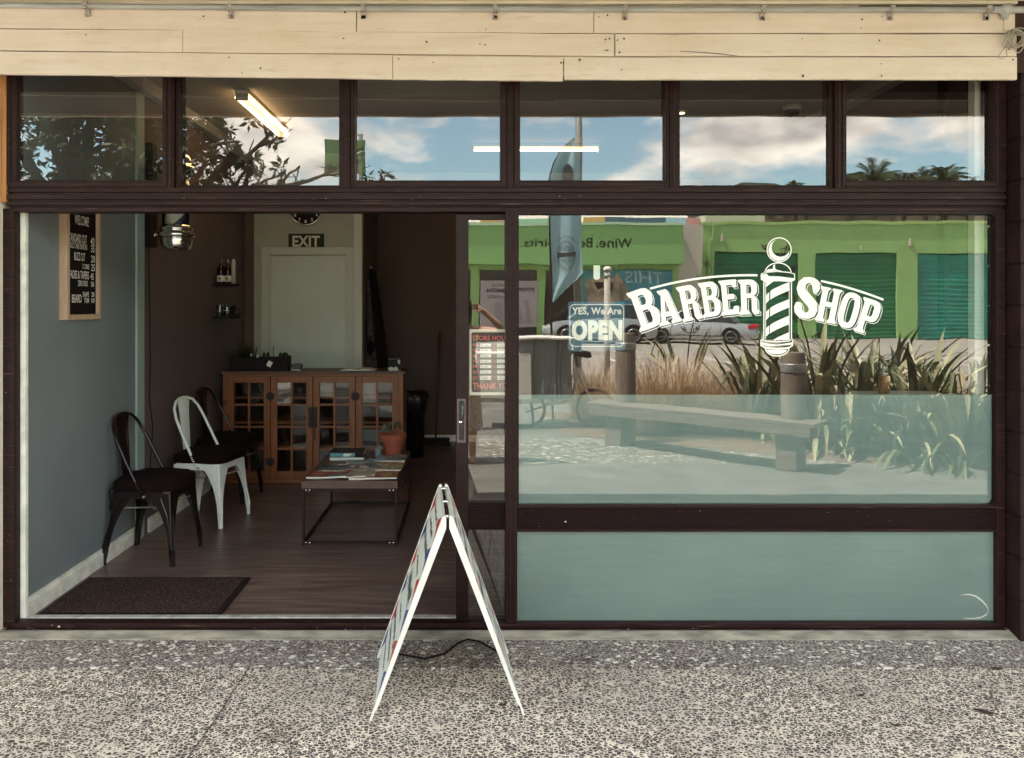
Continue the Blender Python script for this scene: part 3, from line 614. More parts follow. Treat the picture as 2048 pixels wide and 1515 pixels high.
G['P'] = ([[(0,1),(.62,1),(.82,.975),(.95,.88),(1,.77),(1,.58),(.94,.46),(.82,.39),(.65,.37),(.42,.37),(.42,.14),(.45,.10),(.54,.05),(.54,0),(0,0),(0,.05),(.08,.10),(.12,.13),(.12,.87),(.08,.90),(0,.95)],[(.42,.85),(.60,.85),(.67,.80),(.67,.57),(.60,.51),(.42,.51)]])
def sup(cx,cy,rx,ry,e,n=28): return [(cx+rx*abs(math.cos(a))**e*math.copysign(1,math.cos(a)), cy+ry*abs(math.sin(a))**e*math.copysign(1,math.sin(a))) for a in [2*PI*k/n for k in range(n)]]
G['O'] = ([sup(.5,.5,.5,.5,.72), sup(.5,.5,.19,.35,.62)[::-1]])
# S as a swept stroke
cs = [(.80,.62),(.82,.72),(.78,.82),(.66,.885),(.50,.905),(.32,.88),(.20,.80),(.18,.69),(.26,.59),(.42,.51),(.60,.43),(.76,.34),(.82,.24),(.77,.15),(.64,.10),(.50,.085),(.33,.105),(.20,.17),(.165,.27),(.15,.37)]
ws = [.06,.12,.13,.115,.10,.115,.13,.145,.15,.15,.15,.15,.145,.13,.11,.10,.115,.13,.13,.07]
As = .52
L1, L2 = [], []
for i, p in enumerate(cs):
    a, b = cs[max(0,i-1)], cs[min(len(cs)-1,i+1)]
    dx, dy = (b[0]-a[0])*As, b[1]-a[1]; l = math.hypot(dx,dy); nx, ny = -dy/l*ws[i]*.68, dx/l*ws[i]*.68
    L1.append((p[0]+nx/As, p[1]+ny)); L2.append((p[0]-nx/As, p[1]-ny))
G['S'] = [L1 + L2[::-1]]
lt = MB(); LY = .0165
def glyph(ch, blx, bly, w, h, ang):
    c, s = math.cos(math.radians(ang)), math.sin(math.radians(ang))
    def mp(p): X, Y = p[0]*w, p[1]*h; return (blx + X*c - Y*s, bly - X*s - Y*c)
    loops = [[mp(p) for p in l] for l in G[ch]]
    lt.flat(loops, on(LY))
    for l in loops: lt.ribbon([(p[0]+3.0, p[1]+2.9) for p in l], 1.25, on(LY-.0003), True)
def TLBL(tx, ty, h, ang): return tx + h*math.sin(math.radians(ang)), ty + h*math.cos(math.radians(ang))
x, y = TLBL(1252.5,587.6,82,19.5); glyph('B', x, y, 49, 82, 19.5)
glyph('A', 1319.5,653.5,46,70,14)
glyph('R', 1366.2,645,39,71,11.8)
x, y = TLBL(1395,567.3,70,9.4); glyph('B', x, y, 38, 70, 9.0)
x, y = TLBL(1436.3,562.2,70,5.8); glyph('E', x, y, 36, 70, 5.6)
x, y = TLBL(1475.5,560.2,70,2.3); glyph('R', x, y, 39, 70, 2.0)
x, y = TLBL(1596,548.5,88,-7); glyph('S', x, y, 47, 88, -8)
x, y = TLBL(1641.8,572.3,69.5,-10.2); glyph('H', x, y, 42, 69.5, -11.5)
cx_, cy_ = 1698.2, 621; a_ = math.radians(-15); x = cx_-19.5*math.cos(a_)+36*math.sin(a_); y = cy_+19.5*math.sin(a_)+36*math.cos(a_); glyph('O', x, y, 39, 72, -15)
x, y = TLBL(1726.4,593.8,70,-16.5); glyph('P', x, y, 40, 70, -17.5)
def arcline(pts): return [(lambda t: ((1-t)**2*pts[0][0]+2*t*(1-t)*pts[1][0]+t*t*pts[2][0], (1-t)**2*pts[0][1]+2*t*(1-t)*pts[1][1]+t*t*pts[2][1]))(k/16) for k in range(17)]
lt.ribbon(arcline([(1300,578),(1400,549),(1515,551)]), 4.2, on(LY)); lt.ribbon(arcline([(1642,562.5),(1700,574),(1767,600)]), 4.2, on(LY))
# the pole emblem between the words
def Q(x, y): return (1500+x/5.61, 460+y/5.61)
cir = lambda cx,cy,r,n=36,a0=0,a1=360,ry=None: [Q(cx+r*math.cos(math.radians(a0+(a1-a0)*k/n)), cy+(ry or r)*math.sin(math.radians(a0+(a1-a0)*k/n))) for k in range(n+1)]
lt.ribbon(cir(327,225,135)[:-1], 2.1, on(LY), True)
cres = cir(327,225,122,24,235-360,20-0+10,None)
cres = cir(327,228,120,26,30,245) + cir(345,200,103,22,250,15)
lt.flat([cres], on(LY))
lt.ribbon(cir(315,490,148,24,180,360,118), 2.1, on(LY))
lt.flat([[Q(*p) for p in ((180,470),(205,440),(255,440),(262,395),(285,388),(278,425),(300,450),(360,462),(300,468))]], on(LY))
cap = [(125,495),(185,476),(310,468),(430,478),(500,496),(500,560),(465,580),(320,572),(165,578),(125,556)]
lt.ribbon([Q(*p) for p in cap], 2, on(LY), True)
lt.flat([[Q(*p) for p in ((127,505),(185,490),(210,520),(330,524),(498,545),(498,560),(465,580),(320,572),(165,578),(127,556))]], on(LY-.0002))
for x in (156,465): lt.ribbon([Q(x,578),Q(x,1232)], 2.2, on(LY))
for x in (176,440): lt.ribbon([Q(x,578),Q(x,1232)], 1.2, on(LY))
def band(xl,yl0,yl1,xr,yr0,yr1):
    a = [(xl+(xr-xl)*t, yl0+(yr0-yl0)*(t**.8)) for t in [k/8 for k in range(9)]]; b = [(xl+(xr-xl)*t, yl1+(yr1-yl1)*(t**.8)) for t in [k/8 for k in range(9)]]
    lt.flat([[Q(*p) for p in a+b[::-1]]], on(LY-.0002))
band(229,688,785,438,588,682); band(227,878,975,438,780,872); band(224,1072,1165,438,965,1060); band(258,1240,1242,438,1152,1236)
for y in (735,922,1108): lt.flat([[Q(180,y),Q(216,y-35),Q(214,y+55),Q(180,y+92)]], on(LY))
lt.flat([[Q(180,580),Q(262,580),Q(180,642)]], on(LY))
lt.ribbon([Q(*p) for p in ((122,1240),(135,1230),(165,1248),(300,1258),(440,1248),(465,1228),(480,1240),(478,1300),(430,1330),(300,1338),(165,1325),(122,1300))], 2.2, on(LY), True)
lt.flat([[Q(*p) for p in ((130,1265),(300,1290),(470,1265),(472,1290),(300,1300),(200,1310),(132,1290))]], on(LY-.0002))
lt.flat([[Q(*p) for p in ((122,1290),(180,1318),(300,1325),(430,1318),(478,1290),(478,1302),(430,1332),(300,1340),(165,1327),(122,1302))]], on(LY-.0004))
lt.ribbon(cir(305,1330,132,20,0,180,86), 2.1, on(LY)); lt.flat([cir(300,1335,118,14,10,170,62)], on(LY-.0002))
tag(lt.build('window_lettering', m_vinyl, fixn=False), 'white BARBER SHOP lettering with a striped barber pole on the big window', 'lettering')
# OPEN sign
OS = empty('open_sign', P(1195,690,.022), 'blue and white YES, We Are OPEN sign stuck behind the big window', 'sign')
IY = .0225
MB().flat([rrect(1136,604,1250,702,4)], on(IY+.001)).build('backing', M('translucent blue backing', (.035,.12,.18), .4), OS)
s = MB(); s.flat([rrect(1139,609,1248,694,9), rrect(1140.6,610.6,1246.4,692.4,8)[::-1]], on(IY-.0004))
s.build('border', m_vinyl, OS, fixn=False); s = MB(); s.text('YES, We Are', 1144,1243,632,615, on(IY-.0005), .035); s.build('lettering', m_vinyl, OS, fixn=False); s = MB(); s.text('OPEN', 1143,1245,682,640, on(IY-.0005), .065)
s.build('lettering', m_vinyl, OS, fixn=False)
# opening hours
HS = empty('hours_sign', P(975,788,.06), 'white framed store hours sign with red lettering behind the sliding door glass', 'sign')
HY = .058
s = MB(); s.flat([rrect(939,659,1030,789,2), rrect(943,665,1026,783,4)[::-1]], on(HY)); s.build('border', m_white, HS, fixn=False)
MB().flat([rrect(941,661,1028,787,3)], on(HY+.001)).build('panel', M('charcoal panel', (.05,.045,.045), .5), HS)
red = M('coral red print', (.9,.2,.16), .5)
s = MB(); s.text('STORE HOURS', 945,1024,681.5,671.5, on(HY-.001), .012); s.text('THANK YOU', 946,1024,777,764, on(HY-.001), .012)
wb = MB(); hw = MB()
for i,(d_,a,b) in enumerate((('MON','9 am','4 pm'),('TUE','9 am','4 pm'),('WED','9 am','5 pm'),('THUR','9 am','7 pm'),('FRI','9 am','5 pm'),('SAT','9 am','1 pm'),('SUN','10 am','1 pm'))):
    y = 690.5+i*10.75
    s.text(d_, 945.5,956.5 if d_!='THUR' else 959,y+2.8,y-2.6, on(HY-.001), .01); s.text('TO',985,991,y+2.8,y-2.2, on(HY-.001), .01)
    for (q0,q1,tx) in ((960.5,982.5,a),(994,1014,b)):
        wb.flat([[(q0,y-3),(q1,y-3),(q1,y+3.2),(q0,y+3.2)]], on(HY-.001)); hw.text(tx, q0+2,q1-7,y+2,y-2, on(HY-.0015))
s.build('red_lettering', red, HS, fixn=False); wb.each('time_box', m_vinyl, HS, fixn=False); hw.each('handwriting', m_black, HS, fixn=False)
s = MB(); s.flat([rrect(1187,531,1200,560,5,5,(0,1,1,0))], on(.0525)); s.ribbon([(1189,552),(1198,552)], .8, on(.052)); 
sn = MB(); sn.prism(rrect(1187,531,1200,560,5,5,(0,1,1,0)), on(.0215), on(.034)); tag(sn.build('window_sensor', m_vinyl), 'small white rounded alarm sensor stuck inside the big window', 'sensor')
ar = MB(); ar.ribbon([(1922,1189),(1938,1187),(1952,1191),(1965,1201),(1974,1212),(1977,1219)], [.8,2,3,3,2.4,1], on(.0185)); ar.ribbon([(1977,1219),(1972,1228),(1960,1234),(1940,1236),(1925,1234)], [1,2.2,2.6,2,.6], on(.0185))  # flat pale arc added on the pane for an object behind the film
tag(ar.build('film_arc', M('pale scratch', (.62,.60,.52), .5), fixn=False), 'pale curved scratch standing in for an object behind the film at the lower right of the bottom window', 'arc')

# ------------------------------------------------------------ sandwich board
SB = empty('sandwich_board', (0,0,0), 'open white A frame sandwich board with red and blue diamonds standing on the pavement', 'sign board')
Ls = .55; HT = .785
rm_ = M('molded white plastic', (.68,.66,.59), .45, var=.12, vscale=7, detail=9, bump=.15, bscale=40)
face_m = M('printed white face', (.58,.58,.51), .5)
dr = M('red diamonds', (.42,.025,.03), .5); db = M('blue diamonds', (.03,.05,.20), .5)
for sign, foot in ((-1,.302),(1,.302)):
    th = .030
    prof = [(.006,HT-.004),(.012,HT),(.020,HT-.004),(foot,.0),(foot-.010,.0),(foot-.022,.040),(foot-th,.045),(.006,HT-.05)]
    prof = [(sign*a, b) for a, b in prof]
    fm = MB()
    for y0, y1 in ((0,.024),(Ls-.024,Ls)):
        fm.prism(prof, lambda p, y=y0: (p[0],y,p[1]), lambda p, y=y1: (p[0],y,p[1]))
    fm.each('panel_frame', rm_, SB, bevel=.002)
    ox0, oz0 = .020, HT-.004
    d = Vector((sign*(foot-ox0),0,-oz0)).normalized(); nrm = Vector((sign*abs(d.z),0,abs(d.x)))
    Lf = math.hypot(foot-ox0, oz0)
    o0 = Vector((sign*ox0,0,oz0))
    def FP(u, y, h=0): return o0 + d*u + Vector((0,y,0)) + nrm*h
    fc = MB()
    vs = [FP(.004,.0242,-.002),FP(Lf-.05,.0242,-.002),FP(Lf-.05,Ls-.0242,-.002),FP(.004,Ls-.0242,-.002)]
    fc.add(vs+[v-nrm*.012 for v in vs], [(0,1,2,3),(4,5,6,7),(0,1,5,4),(1,2,6,5),(2,3,7,6),(3,0,4,7)])
    fcp = fc.build('face', face_m, SB)
    for mt, nm, par in ((dr,'red_diamond',0),(db,'blue_diamond',1)):
        dm = MB()
        for edge in (0,1):
            for j in range(6):
                if (j+par)%2: continue
                u = .045+j*.128+(.02 if edge else 0); y = .034 if edge == 0 else Ls-.034; sg = 1 if edge == 0 else -1; hl = .075
                dm.add([FP(max(.006,u-hl*.55),y-.006*sg,-.0012),FP(u,y+.085*sg,-.0012),FP(u+hl,y-.006*sg,-.0012)], [(0,1,2)])
        dm.each(nm, mt, fcp, fixn=False)
    rnd = random.Random(3); M('dark print', (.03,.03,.04), .5) if sign == -1 else None
    for (u0, hh, y0, y1) in ((.05,.03,.10,.45),(.11,.03,.14,.41),(.17,.045,.10,.45),(.28,.03,.16,.40),(.35,.085,.12,.43),(.49,.025,.18,.37),(.56,.035,.10,.45),(.62,.035,.10,.45),(.69,.025,.16,.40)):
        y = y0; tx = MB()
        while y < y1:
            wv_ = rnd.uniform(.008,.018)
            for q in range(3):
                ua = u0+rnd.uniform(0,hh*.5); ub = ua+rnd.uniform(hh*.3,hh*.5); yy = y+rnd.uniform(0,wv_*.6)
                tx.add([FP(ua,yy,-.0014),FP(ub,yy+.003,-.0014),FP(ub,yy+.011,-.0014),FP(ua,yy+.009,-.0014)], [(0,1,2,3)])
            y += wv_+.007
        tx.build('print_line', bpy.data.materials['dark print'], fcp, fixn=False)
hg = MB()
for y in (.04,.27,.50): hg.tube([(-.012,y,HT-.012),(.012,y,HT-.012)], .008, 8)
hg.each('hinge_pin', m_chrome, SB, smooth=True)
SB.location = (-.090,-.775,.0); SB.rotation_euler = (0,0,math.radians(3.9))
ORG[SB.name] = Vector((0,0,0))

# ------------------------------------------------------------ door mat
dmx = MB(); dmx.box(-2.205,-1.272,.15,.69,FZ,FZ+.010)
DM = empty('door_mat', (-1.74,.42,FZ), 'dark ribbed door mat on the floor just inside the open door', 'mat')
dmx.build('rubber_base', M('mat rubber', (.02,.012,.012), .7), DM, bevel=.003)
MB().box(-2.18,-1.30,.175,.665,FZ+.0105,FZ+.014).build('pile', m_mat, DM)

# ------------------------------------------------------------ price board
PB = empty('price_board', (-2.24,.64,1.52), 'tall black letter board in a raw wood frame listing haircut prices on the left wall', 'price board')
y0, y1, z0, z1 = .445, .83, 1.515, 2.22
f = MB(); f.box(-2.25,-2.205,y0,y0+.03,z0,z1); f.box(-2.25,-2.205,y1-.03,y1,z0,z1); f.box(-2.25,-2.206,y0+.0305,y1-.0305,z0,z0+.03); f.box(-2.25,-2.206,y0+.0305,y1-.0305,z1-.03,z1)
f.build('frame', m_palew, PB, bevel=.002)
MB().box(-2.249,-2.222,y0+.031,y1-.031,z0+.031,z1-.031).build('felt', m_black_felt, PB)
s = MB(); wl = lambda p: (-2.2205, p[0], p[1])
for (t_, a, b, zc, h) in (('WELCOME!',.555,.715,2.10,.055),('STANDARD CUT',.482,.69,1.995,.05),('40',.735,.78,1.99,.048),('GOLD CARD SENIORS',.49,.695,1.952,.032),('35',.738,.782,1.948,.042),('BUZZ CUT',.55,.67,1.893,.046),('20',.74,.785,1.888,.042),
    ('2 COMBS',.64,.72,1.84,.03),('25',.74,.785,1.838,.042),('FADES & TAPERS',.50,.715,1.79,.046),('45',.735,.77,1.785,.038),('ZERO FADE',.59,.70,1.742,.032),('50',.74,.775,1.74,.030),('BEARD',.525,.63,1.655,.046),('SHAPE',.645,.715,1.68,.03),('TRIM',.66,.715,1.645,.03),('20',.745,.78,1.68,.028),('10',.745,.78,1.645,.028)):
    s.text(t_, a, b, zc-h/2-.02, zc+h/2-.02, wl, .012)
s.build('lettering', M('white plastic letters', (.78,.75,.68), .5), PB, fixn=False)

# ------------------------------------------------------------ barber pole on the wall
BP = empty('barber_pole', (-2.05,1.6,1.97), 'chrome and glass barber pole with blue and white stripes bracketed off the left wall', 'barber pole')
c = (-2.05,1.6,0)
MB().box(-2.252,-2.20,1.56,1.64,2.0,2.72).build('wall_plate', m_black, BP, bevel=.003)
b = MB(); b.lathe([(0,1.972),(.06,1.974),(.092,1.99),(.103,2.02),(.106,2.052),(.106,2.066)], c, 36); b.build('bottom_cap', m_chrome, BP, smooth=True)
b = MB(); b.lathe([(.10,2.0665),(.122,2.07),(.124,2.10),(.106,2.104),(.106,2.118),(.112,2.122),(.110,2.134),(.098,2.140),(.098,2.15)], c, 36); b.build('bottom_ring', m_chrome, BP, smooth=True)
m_stripe = M('striped drum', (.8,.78,.7), .3, coat=.5); t, bs, new, ln = nodes(m_stripe)
tc_ = new('ShaderNodeTexCoord'); sep = new('ShaderNodeSeparateXYZ'); ln(tc_.outputs['Object'], sep.inputs[0])
at = new('ShaderNodeMath'); at.operation = 'ARCTAN2'; ln(sep.outputs[1], at.inputs[0]); ln(sep.outputs[0], at.inputs[1])
dv = new('ShaderNodeMath'); dv.operation = 'MULTIPLY'; dv.inputs[1].default_value = 1/(2*PI); ln(at.outputs[0], dv.inputs[0])
zz_ = new('ShaderNodeMath'); zz_.operation = 'MULTIPLY_ADD'; zz_.inputs[1].default_value = -2.1; ln(sep.outputs[2], zz_.inputs[0]); ln(dv.outputs[0], zz_.inputs[2])
ad_ = new('ShaderNodeMath'); ad_.operation = 'ADD'; ad_.inputs[1].default_value = 10.62; ln(zz_.outputs[0], ad_.inputs[0])
frn = new('ShaderNodeMath'); frn.operation = 'FRACT'; ln(ad_.outputs[0], frn.inputs[0])
rr = ramp(new, [(0,(.03,.03,.10)),(.25,(.75,.73,.66)),(.5,(.35,.02,.02)),(.75,(.75,.73,.66))], 'CONSTANT'); ln(frn.outputs[0], rr.inputs[0]); ln(rr.outputs[0], bs.inputs['Base Color'])
b = MB(); b.lathe([(.080,2.145),(.080,2.50)], c, 32); b.build('striped_drum', m_stripe, BP, smooth=True)
b = MB(); b.lathe([(.094,2.148),(.094,2.50)], c, 32); b.build('glass_cylinder', m_jar, BP, smooth=True)
b = MB(); b.lathe([(.098,2.50),(.11,2.51),(.124,2.53),(.124,2.56),(.106,2.565),(.106,2.59),(.09,2.64),(.05,2.675),(0,2.69)], c, 36); b.build('top_cap', m_chrome, BP, smooth=True)
b = MB()
for z in (2.085,2.545): b.tube([(-2.20,1.6,z),(-2.192,1.6,z),(-2.19,1.6,z),(-2.165,1.6,z)], [.022,.022,.008,.010], 12)
b.build('bracket_arm', m_chrome, BP, smooth=True)
b = MB(); b.tube([(-2.243,1.60,2.03),(-2.24,1.60,1.9),(-2.245,1.62,1.6),(-2.24,1.62,1.2),(-2.245,1.615,.95),(-2.235,1.65,.75),(-2.243,1.63,.5),(-2.24,1.63,.3)], .0035, 6)
b.build('power_cord', m_black, BP, smooth=True)

# ------------------------------------------------------------ shelves and what stands on them
def shelf(zs, label):
    s = MB(); s.prism([(-2.25,2.94),(-2.10,2.94),(-2.06,2.98),(-2.045,3.05),(-2.06,3.14),(-2.10,3.18),(-2.25,3.18)], lambda p: (p[0],p[1],zs-.022), lambda p: (p[0],p[1],zs))
    return tag(s.build('wall_shelf', M('dark shelf', (.02,.012,.012), .5), bevel=.002), label, 'shelf', 'small shelves on the left wall')
shelf(1.785,'upper small dark wall shelf carrying dark bottles'); shelf(1.50,'lower small dark wall shelf carrying glass jars')
amber = M('dark brown glass', (.02,.008,.006), .15); lab = M('bottle label', (.62,.60,.54), .6)
for i, (x, y, lb) in enumerate(((-2.195,3.0,'dark bottle with pale label at the wall end of the upper shelf'),(-2.14,3.02,'dark bottle with pale label and black dot in the middle of the upper shelf'),(-2.165,3.10,'dark bottle standing behind the other two bottles on the upper shelf'))):
    B = empty('bottle', (x,y,1.785), lb, 'bottle', 'bottles on the upper shelf')
    b = MB(); b.lathe([(.030,1.785),(.034,1.79),(.034,1.90),(.028,1.93),(.012,1.95),(.012,1.965)], (x,y,0), 18); b.build('body', amber, B, smooth=True)
    b = MB(); b.lathe([(.014,1.965),(.014,1.99),(.006,1.992),(.006,2.005)], (x,y,0), 14); b.tube([(x,y,2.008),(x+.02,y-.01,2.008)], .004, 6); b.build('pump', m_jar, B, smooth=True)
    b = MB(); b.lathe([(.0348,1.80),(.0348,1.855)], (x,y,0), 18); b.build('label_band', lab, B, smooth=True)
    b = MB(); b.box(x-.008,x+.008,y-.0358,y-.0352,1.822,1.838); b.build('label_mark', m_black, B)
SC = empty('spray_can', (-2.09,3.02,1.785), 'slim white tube standing at the outer end of the upper shelf', 'can')
b = MB(); b.lathe([(.019,1.785),(.019,1.985),(.016,1.988)], (-2.09,3.02,0), 16); b.build('body', M('white can', (.45,.42,.37), .4), SC, smooth=True)
b = MB(); b.lathe([(.009,1.9885),(.009,2.003)], (-2.09,3.02,0), 10); b.build('cap', m_white, SC, smooth=True)
for x, y, lb in ((-2.205,3.0,'empty glass jar nearest the wall on the lower shelf'),(-2.14,3.0,'empty glass jar in the middle of the lower shelf')):
    J = empty('glass_jar', (x,y,1.50), lb, 'jar', 'glass jars on the lower shelf')
    b = MB(); b.lathe([(.026,1.50),(.030,1.505),(.030,1.59),(.026,1.60)], (x,y,0), 18); b.build('body', m_jar, J, smooth=True)
    b = MB(); b.lathe([(.031,1.545),(.031,1.553)], (x,y,0), 18); b.build('band', m_chrome, J, smooth=True)
b = MB(); b.lathe([(.0,0),(.046,0),(.048,.006),(.048,.035),(.046,.04),(.03,.041),(.028,.03),(.02,.03),(.018,.041),(0,.042)], (-2.085,3.04,1.55), 24, 'Y')
tag(b.build('round_tin', M('dark tin', (.03,.02,.018), .35, .5), smooth=True), 'dark round tin standing on edge on the lower shelf', 'tin')

# ------------------------------------------------------------ rear door, clock, exit sign
ID = empty('rear_door', (-1.63,3.94,FZ), 'pale grey green closed door in the partition behind the cabinet', 'door')
MB().box(-2.0,-1.25,3.95,3.99,FZ,2.09).build('door_leaf', m_door, ID, bevel=.002)
a = MB(); a.box(-2.09,-2.012,3.92,3.9395,FZ,2.175); a.box(-1.248,-1.17,3.92,3.9395,FZ,2.175); a.box(-2.0115,-1.2485,3.921,3.9395,2.10,2.175); a.box(-2.03,-2.001,3.9405,3.995,FZ,2.118); a.box(-1.249,-1.22,3.9405,3.995,FZ,2.118); a.box(-2.0005,-1.2495,3.9405,3.995,2.092,2.118)
a.build('architrave', M('door trim paint', (.52,.52,.46), .5), ID, bevel=.003)
MB().box(-1.168,-1.085,3.905,3.9395,FZ,CZ-.01).build('corner_board', M('light trim board', (.56,.55,.48), .5), ID, bevel=.002)
CL = empty('wall_clock', (-1.645,3.93,2.42), 'round black faced wall clock half hidden above the EXIT sign', 'clock')
cc = (-1.645,3.93,2.555)
b = MB(); b.lathe([(.155,0),(.165,-.012),(.165,-.03),(.154,-.034),(.152,-.022)], cc, 40, 'Y'); b.build('case', m_chrome, CL, smooth=True)
b = MB(); b.lathe([(0,-.0232),(.153,-.0232),(.153,-.0225),(0,-.0225)], cc, 40, 'Y'); b.build('dial', m_black, CL)
s = MB()
for n in range(1,13):
    a = math.radians(90-30*n); x, z = cc[0]+.125*math.cos(a), cc[2]+.125*math.sin(a); s.text(str(n), x-.012 if n<10 else x-.018, x+.012 if n<10 else x+.018, z-.017, z+.017, lambda p: (p[0], 3.9055, p[1]), .004)
s.build('numerals', m_vinyl, CL, fixn=False)
s = MB(); s.box(cc[0]-.004,cc[0]+.004,3.903,3.905,cc[2],cc[2]+.06); s.box(cc[0],cc[0]+.08,3.901,3.9025,cc[2]-.003,cc[2]+.003); s.build('hand', m_vinyl, CL)
ES = empty('exit_sign', (-1.64,3.93,2.17), 'dark green EXIT sign on the partition above the rear door', 'sign')
ex0, ex1, ez0, ez1 = (577-942)/1540*7.69, (648-942)/1540*7.69, 1.6-(498-610)/1540*7.69, 1.6-(468-610)/1540*7.69
MB().box(ex0,ex1,3.926,3.9395,ez0,ez1).build('plate', M('dark green plate', (.025,.035,.018), .5), ES)
MB().text('EXIT', ex0+.04, ex1-.04, ez0+.02, ez1-.02, lambda p: (p[0],3.925,p[1]), .03).build('lettering', M('grey letters', (.62,.60,.52), .5), ES, fixn=False)

# ------------------------------------------------------------ cabinet
CY = 3.05
cfx = lambda px: (px-942)/1540*(D0+CY); cfz = lambda py: 1.6-(py-610)/1540*(D0+CY)
CB = empty('glazed_cabinet', (-1.39,CY,FZ), 'orange pine cabinet with four small paned glass doors at the back of the shop', 'cabinet')
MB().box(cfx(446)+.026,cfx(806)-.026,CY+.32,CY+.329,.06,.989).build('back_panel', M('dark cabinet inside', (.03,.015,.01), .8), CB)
b = MB(); b.box(cfx(446),cfx(806),CY+.33,CY+.35,.06,.99); b.box(cfx(446),cfx(446)+.025,CY+.022,CY+.33,.03,.99); b.box(cfx(806)-.025,cfx(806),CY+.022,CY+.33,.03,.99); b.box(cfx(448)+.02,cfx(804)-.02,CY+.022,CY+.33,.03,.09)
for z in (.33,.55,.77): b.box(cfx(448)+.02,cfx(804)-.02,CY+.05,CY+.33,z,z+.018)
b.build('body', m_pine, CB)
MB().box(cfx(443),cfx(811),CY-.015,CY+.36,.99,1.012).build('top', m_tbl, CB, bevel=.003)
b = MB(); b.box(cfx(446),cfx(455),CY,CY+.021,.03,.989); b.box(cfx(797),cfx(806),CY,CY+.021,.03,.989); b.each('stile', m_pine, CB)
b = MB(); b.box(cfx(455)+.0005,cfx(797)-.0005,CY,CY+.021,cfz(753)+.002,.989); b.box(cfx(455)+.0005,cfx(797)-.0005,CY,CY+.021,.03,.072); b.each('rail', m_pineh, CB)
dx = [(455,540.5),(541.5,625.5),(626.5,711),(712,797)]
zt, zb = cfz(753), .076
for i,(a,c_) in enumerate(dx):
    x0, x1 = cfx(a)+.001, cfx(c_)-.001; w_ = .055
    d = MB(); d.box(x0,x0+w_,CY-.006,CY+.018,zb,zt); d.box(x1-w_,x1,CY-.006,CY+.018,zb,zt); d.box(x0+w_+.0003,x1-w_-.0003,CY-.0055,CY+.0178,zt-.048,zt); d.box(x0+w_+.0003,x1-w_-.0003,CY-.0055,CY+.0178,zb,zb+.06)
    xm = (x0+x1)/2; iz0, iz1 = zb+.06, zt-.048
    d.box(xm-.009,xm+.009,CY-.003,CY+.016,iz0,iz1)
    for k in (1,2,3):
        z = iz0+(iz1-iz0)*k/4
        d.box(x0+w_+.0003,xm-.0093,CY-.002,CY+.0155,z-.009,z+.009); d.box(xm+.0093,x1-w_-.0003,CY-.002,CY+.0155,z-.009,z+.009)
    DD = d.build('door', m_pine, CB, bevel=.0015)
    p = MB()
    for k in range(4):
        for h in (0,1):
            xa, xb = (x0+w_, xm) if h == 0 else (xm, x1-w_); za, zb_ = iz0+(iz1-iz0)*k/4, iz0+(iz1-iz0)*(k+1)/4
            tl = random.uniform(-.006,.006); tz = random.uniform(-.004,.004)
            p.quad((xa,CY+.008-tl,za),(xb,CY+.008+tl,za),(xb,CY+.008+tl+tz,zb_),(xa,CY+.008-tl+tz,zb_))
    p.build('pane', m_glass_in, DD)
hwm = M('dark iron', (.03,.02,.016), .6, .4)
for px, py in ((540.5,791),(711,791),(540.5,922),(711,922)):
    b = MB(); b.lathe([(0,-.011),(.036,-.011),(.038,-.0065)], (cfx(px),CY,cfz(py)), 24, 'Y'); b.build('hinge_plate', hwm, CB, smooth=False)
b = MB(); b.box(cfx(617),cfx(625.7),CY-.012,CY-.0065,cfz(853),cfz(812)); b.box(cfx(626.2),cfx(635),CY-.012,CY-.0065,cfz(853),cfz(812)); b.tube([(cfx(630),CY-.016,cfz(850)),(cfx(630),CY-.016,cfz(880))], .004, 6); b.build('lock_plate', hwm, CB)
# on the cabinet: trough, plants, small things
TT = .35; T0 = 1.0125
PT = empty('planter_trough', (cfx(512),CY+.16,T0), 'long black planter trough on the left end of the cabinet', 'planter')
x0, x1 = cfx(456), cfx(571)
b = MB(); b.box(x0,x1,CY+.06,CY+.075,T0,T0+.115); b.box(x0,x1,CY+.205,CY+.22,T0,T0+.115); b.box(x0,x0+.014,CY+.0755,CY+.2045,T0,T0+.114); b.box(x1-.014,x1,CY+.0755,CY+.2045,T0,T0+.128); b.build('box', M('black planter', (.016,.009,.010), .6), PT, bevel=.002)
MB().box(x0+.0145,x1-.0145,CY+.0757,CY+.2043,T0+.02,T0+.095).build('soil', m_soil, PT)
b = MB(); cpt = (cfx(536),CY+.052,T0+.06); b.obox(cpt, (.018,0,-.010), (0,.002,0), (.012,0,.022)); b.build('price_tag', m_vinyl, PT)
random.seed(11)
b = MB()
def blade(mb, base, az, ln_, wd, lean, n=5, droop=.6, twist=0):
    d = Vector((math.cos(az), math.sin(az), 0)); sd_ = Vector((-math.sin(az), math.cos(az), 0)); p = Vector(base); vs = []; el = math.radians(90-lean)
    for i in range(n+1):
        t = i/n; w_ = wd*(1-t**2.2)*(.6+.8*min(1,t*3) if t<.33 else 1)*.5+.0004
        vs += [p+sd_*w_, p-sd_*w_]
        e = el - droop*t*t*2.2; p = p + (d*math.cos(e)+Vector((0,0,1))*math.sin(e))*ln_/n
    mb.add(vs, [(2*i,2*i+1,2*i+3,2*i+2) for i in range(n)])
for k in range(170):
    blade(b, (cfx(480)+random.gauss(0,.035),CY+.14+random.gauss(0,.02),T0+.09), random.uniform(0,2*PI), random.uniform(.08,.19), .012, random.uniform(5,75), 4, .5)
tag(b.build('fern_plant', m_leafd, fixn=False), 'bushy spiky leaved plant at the left end of the trough', 'plant')
b = MB()
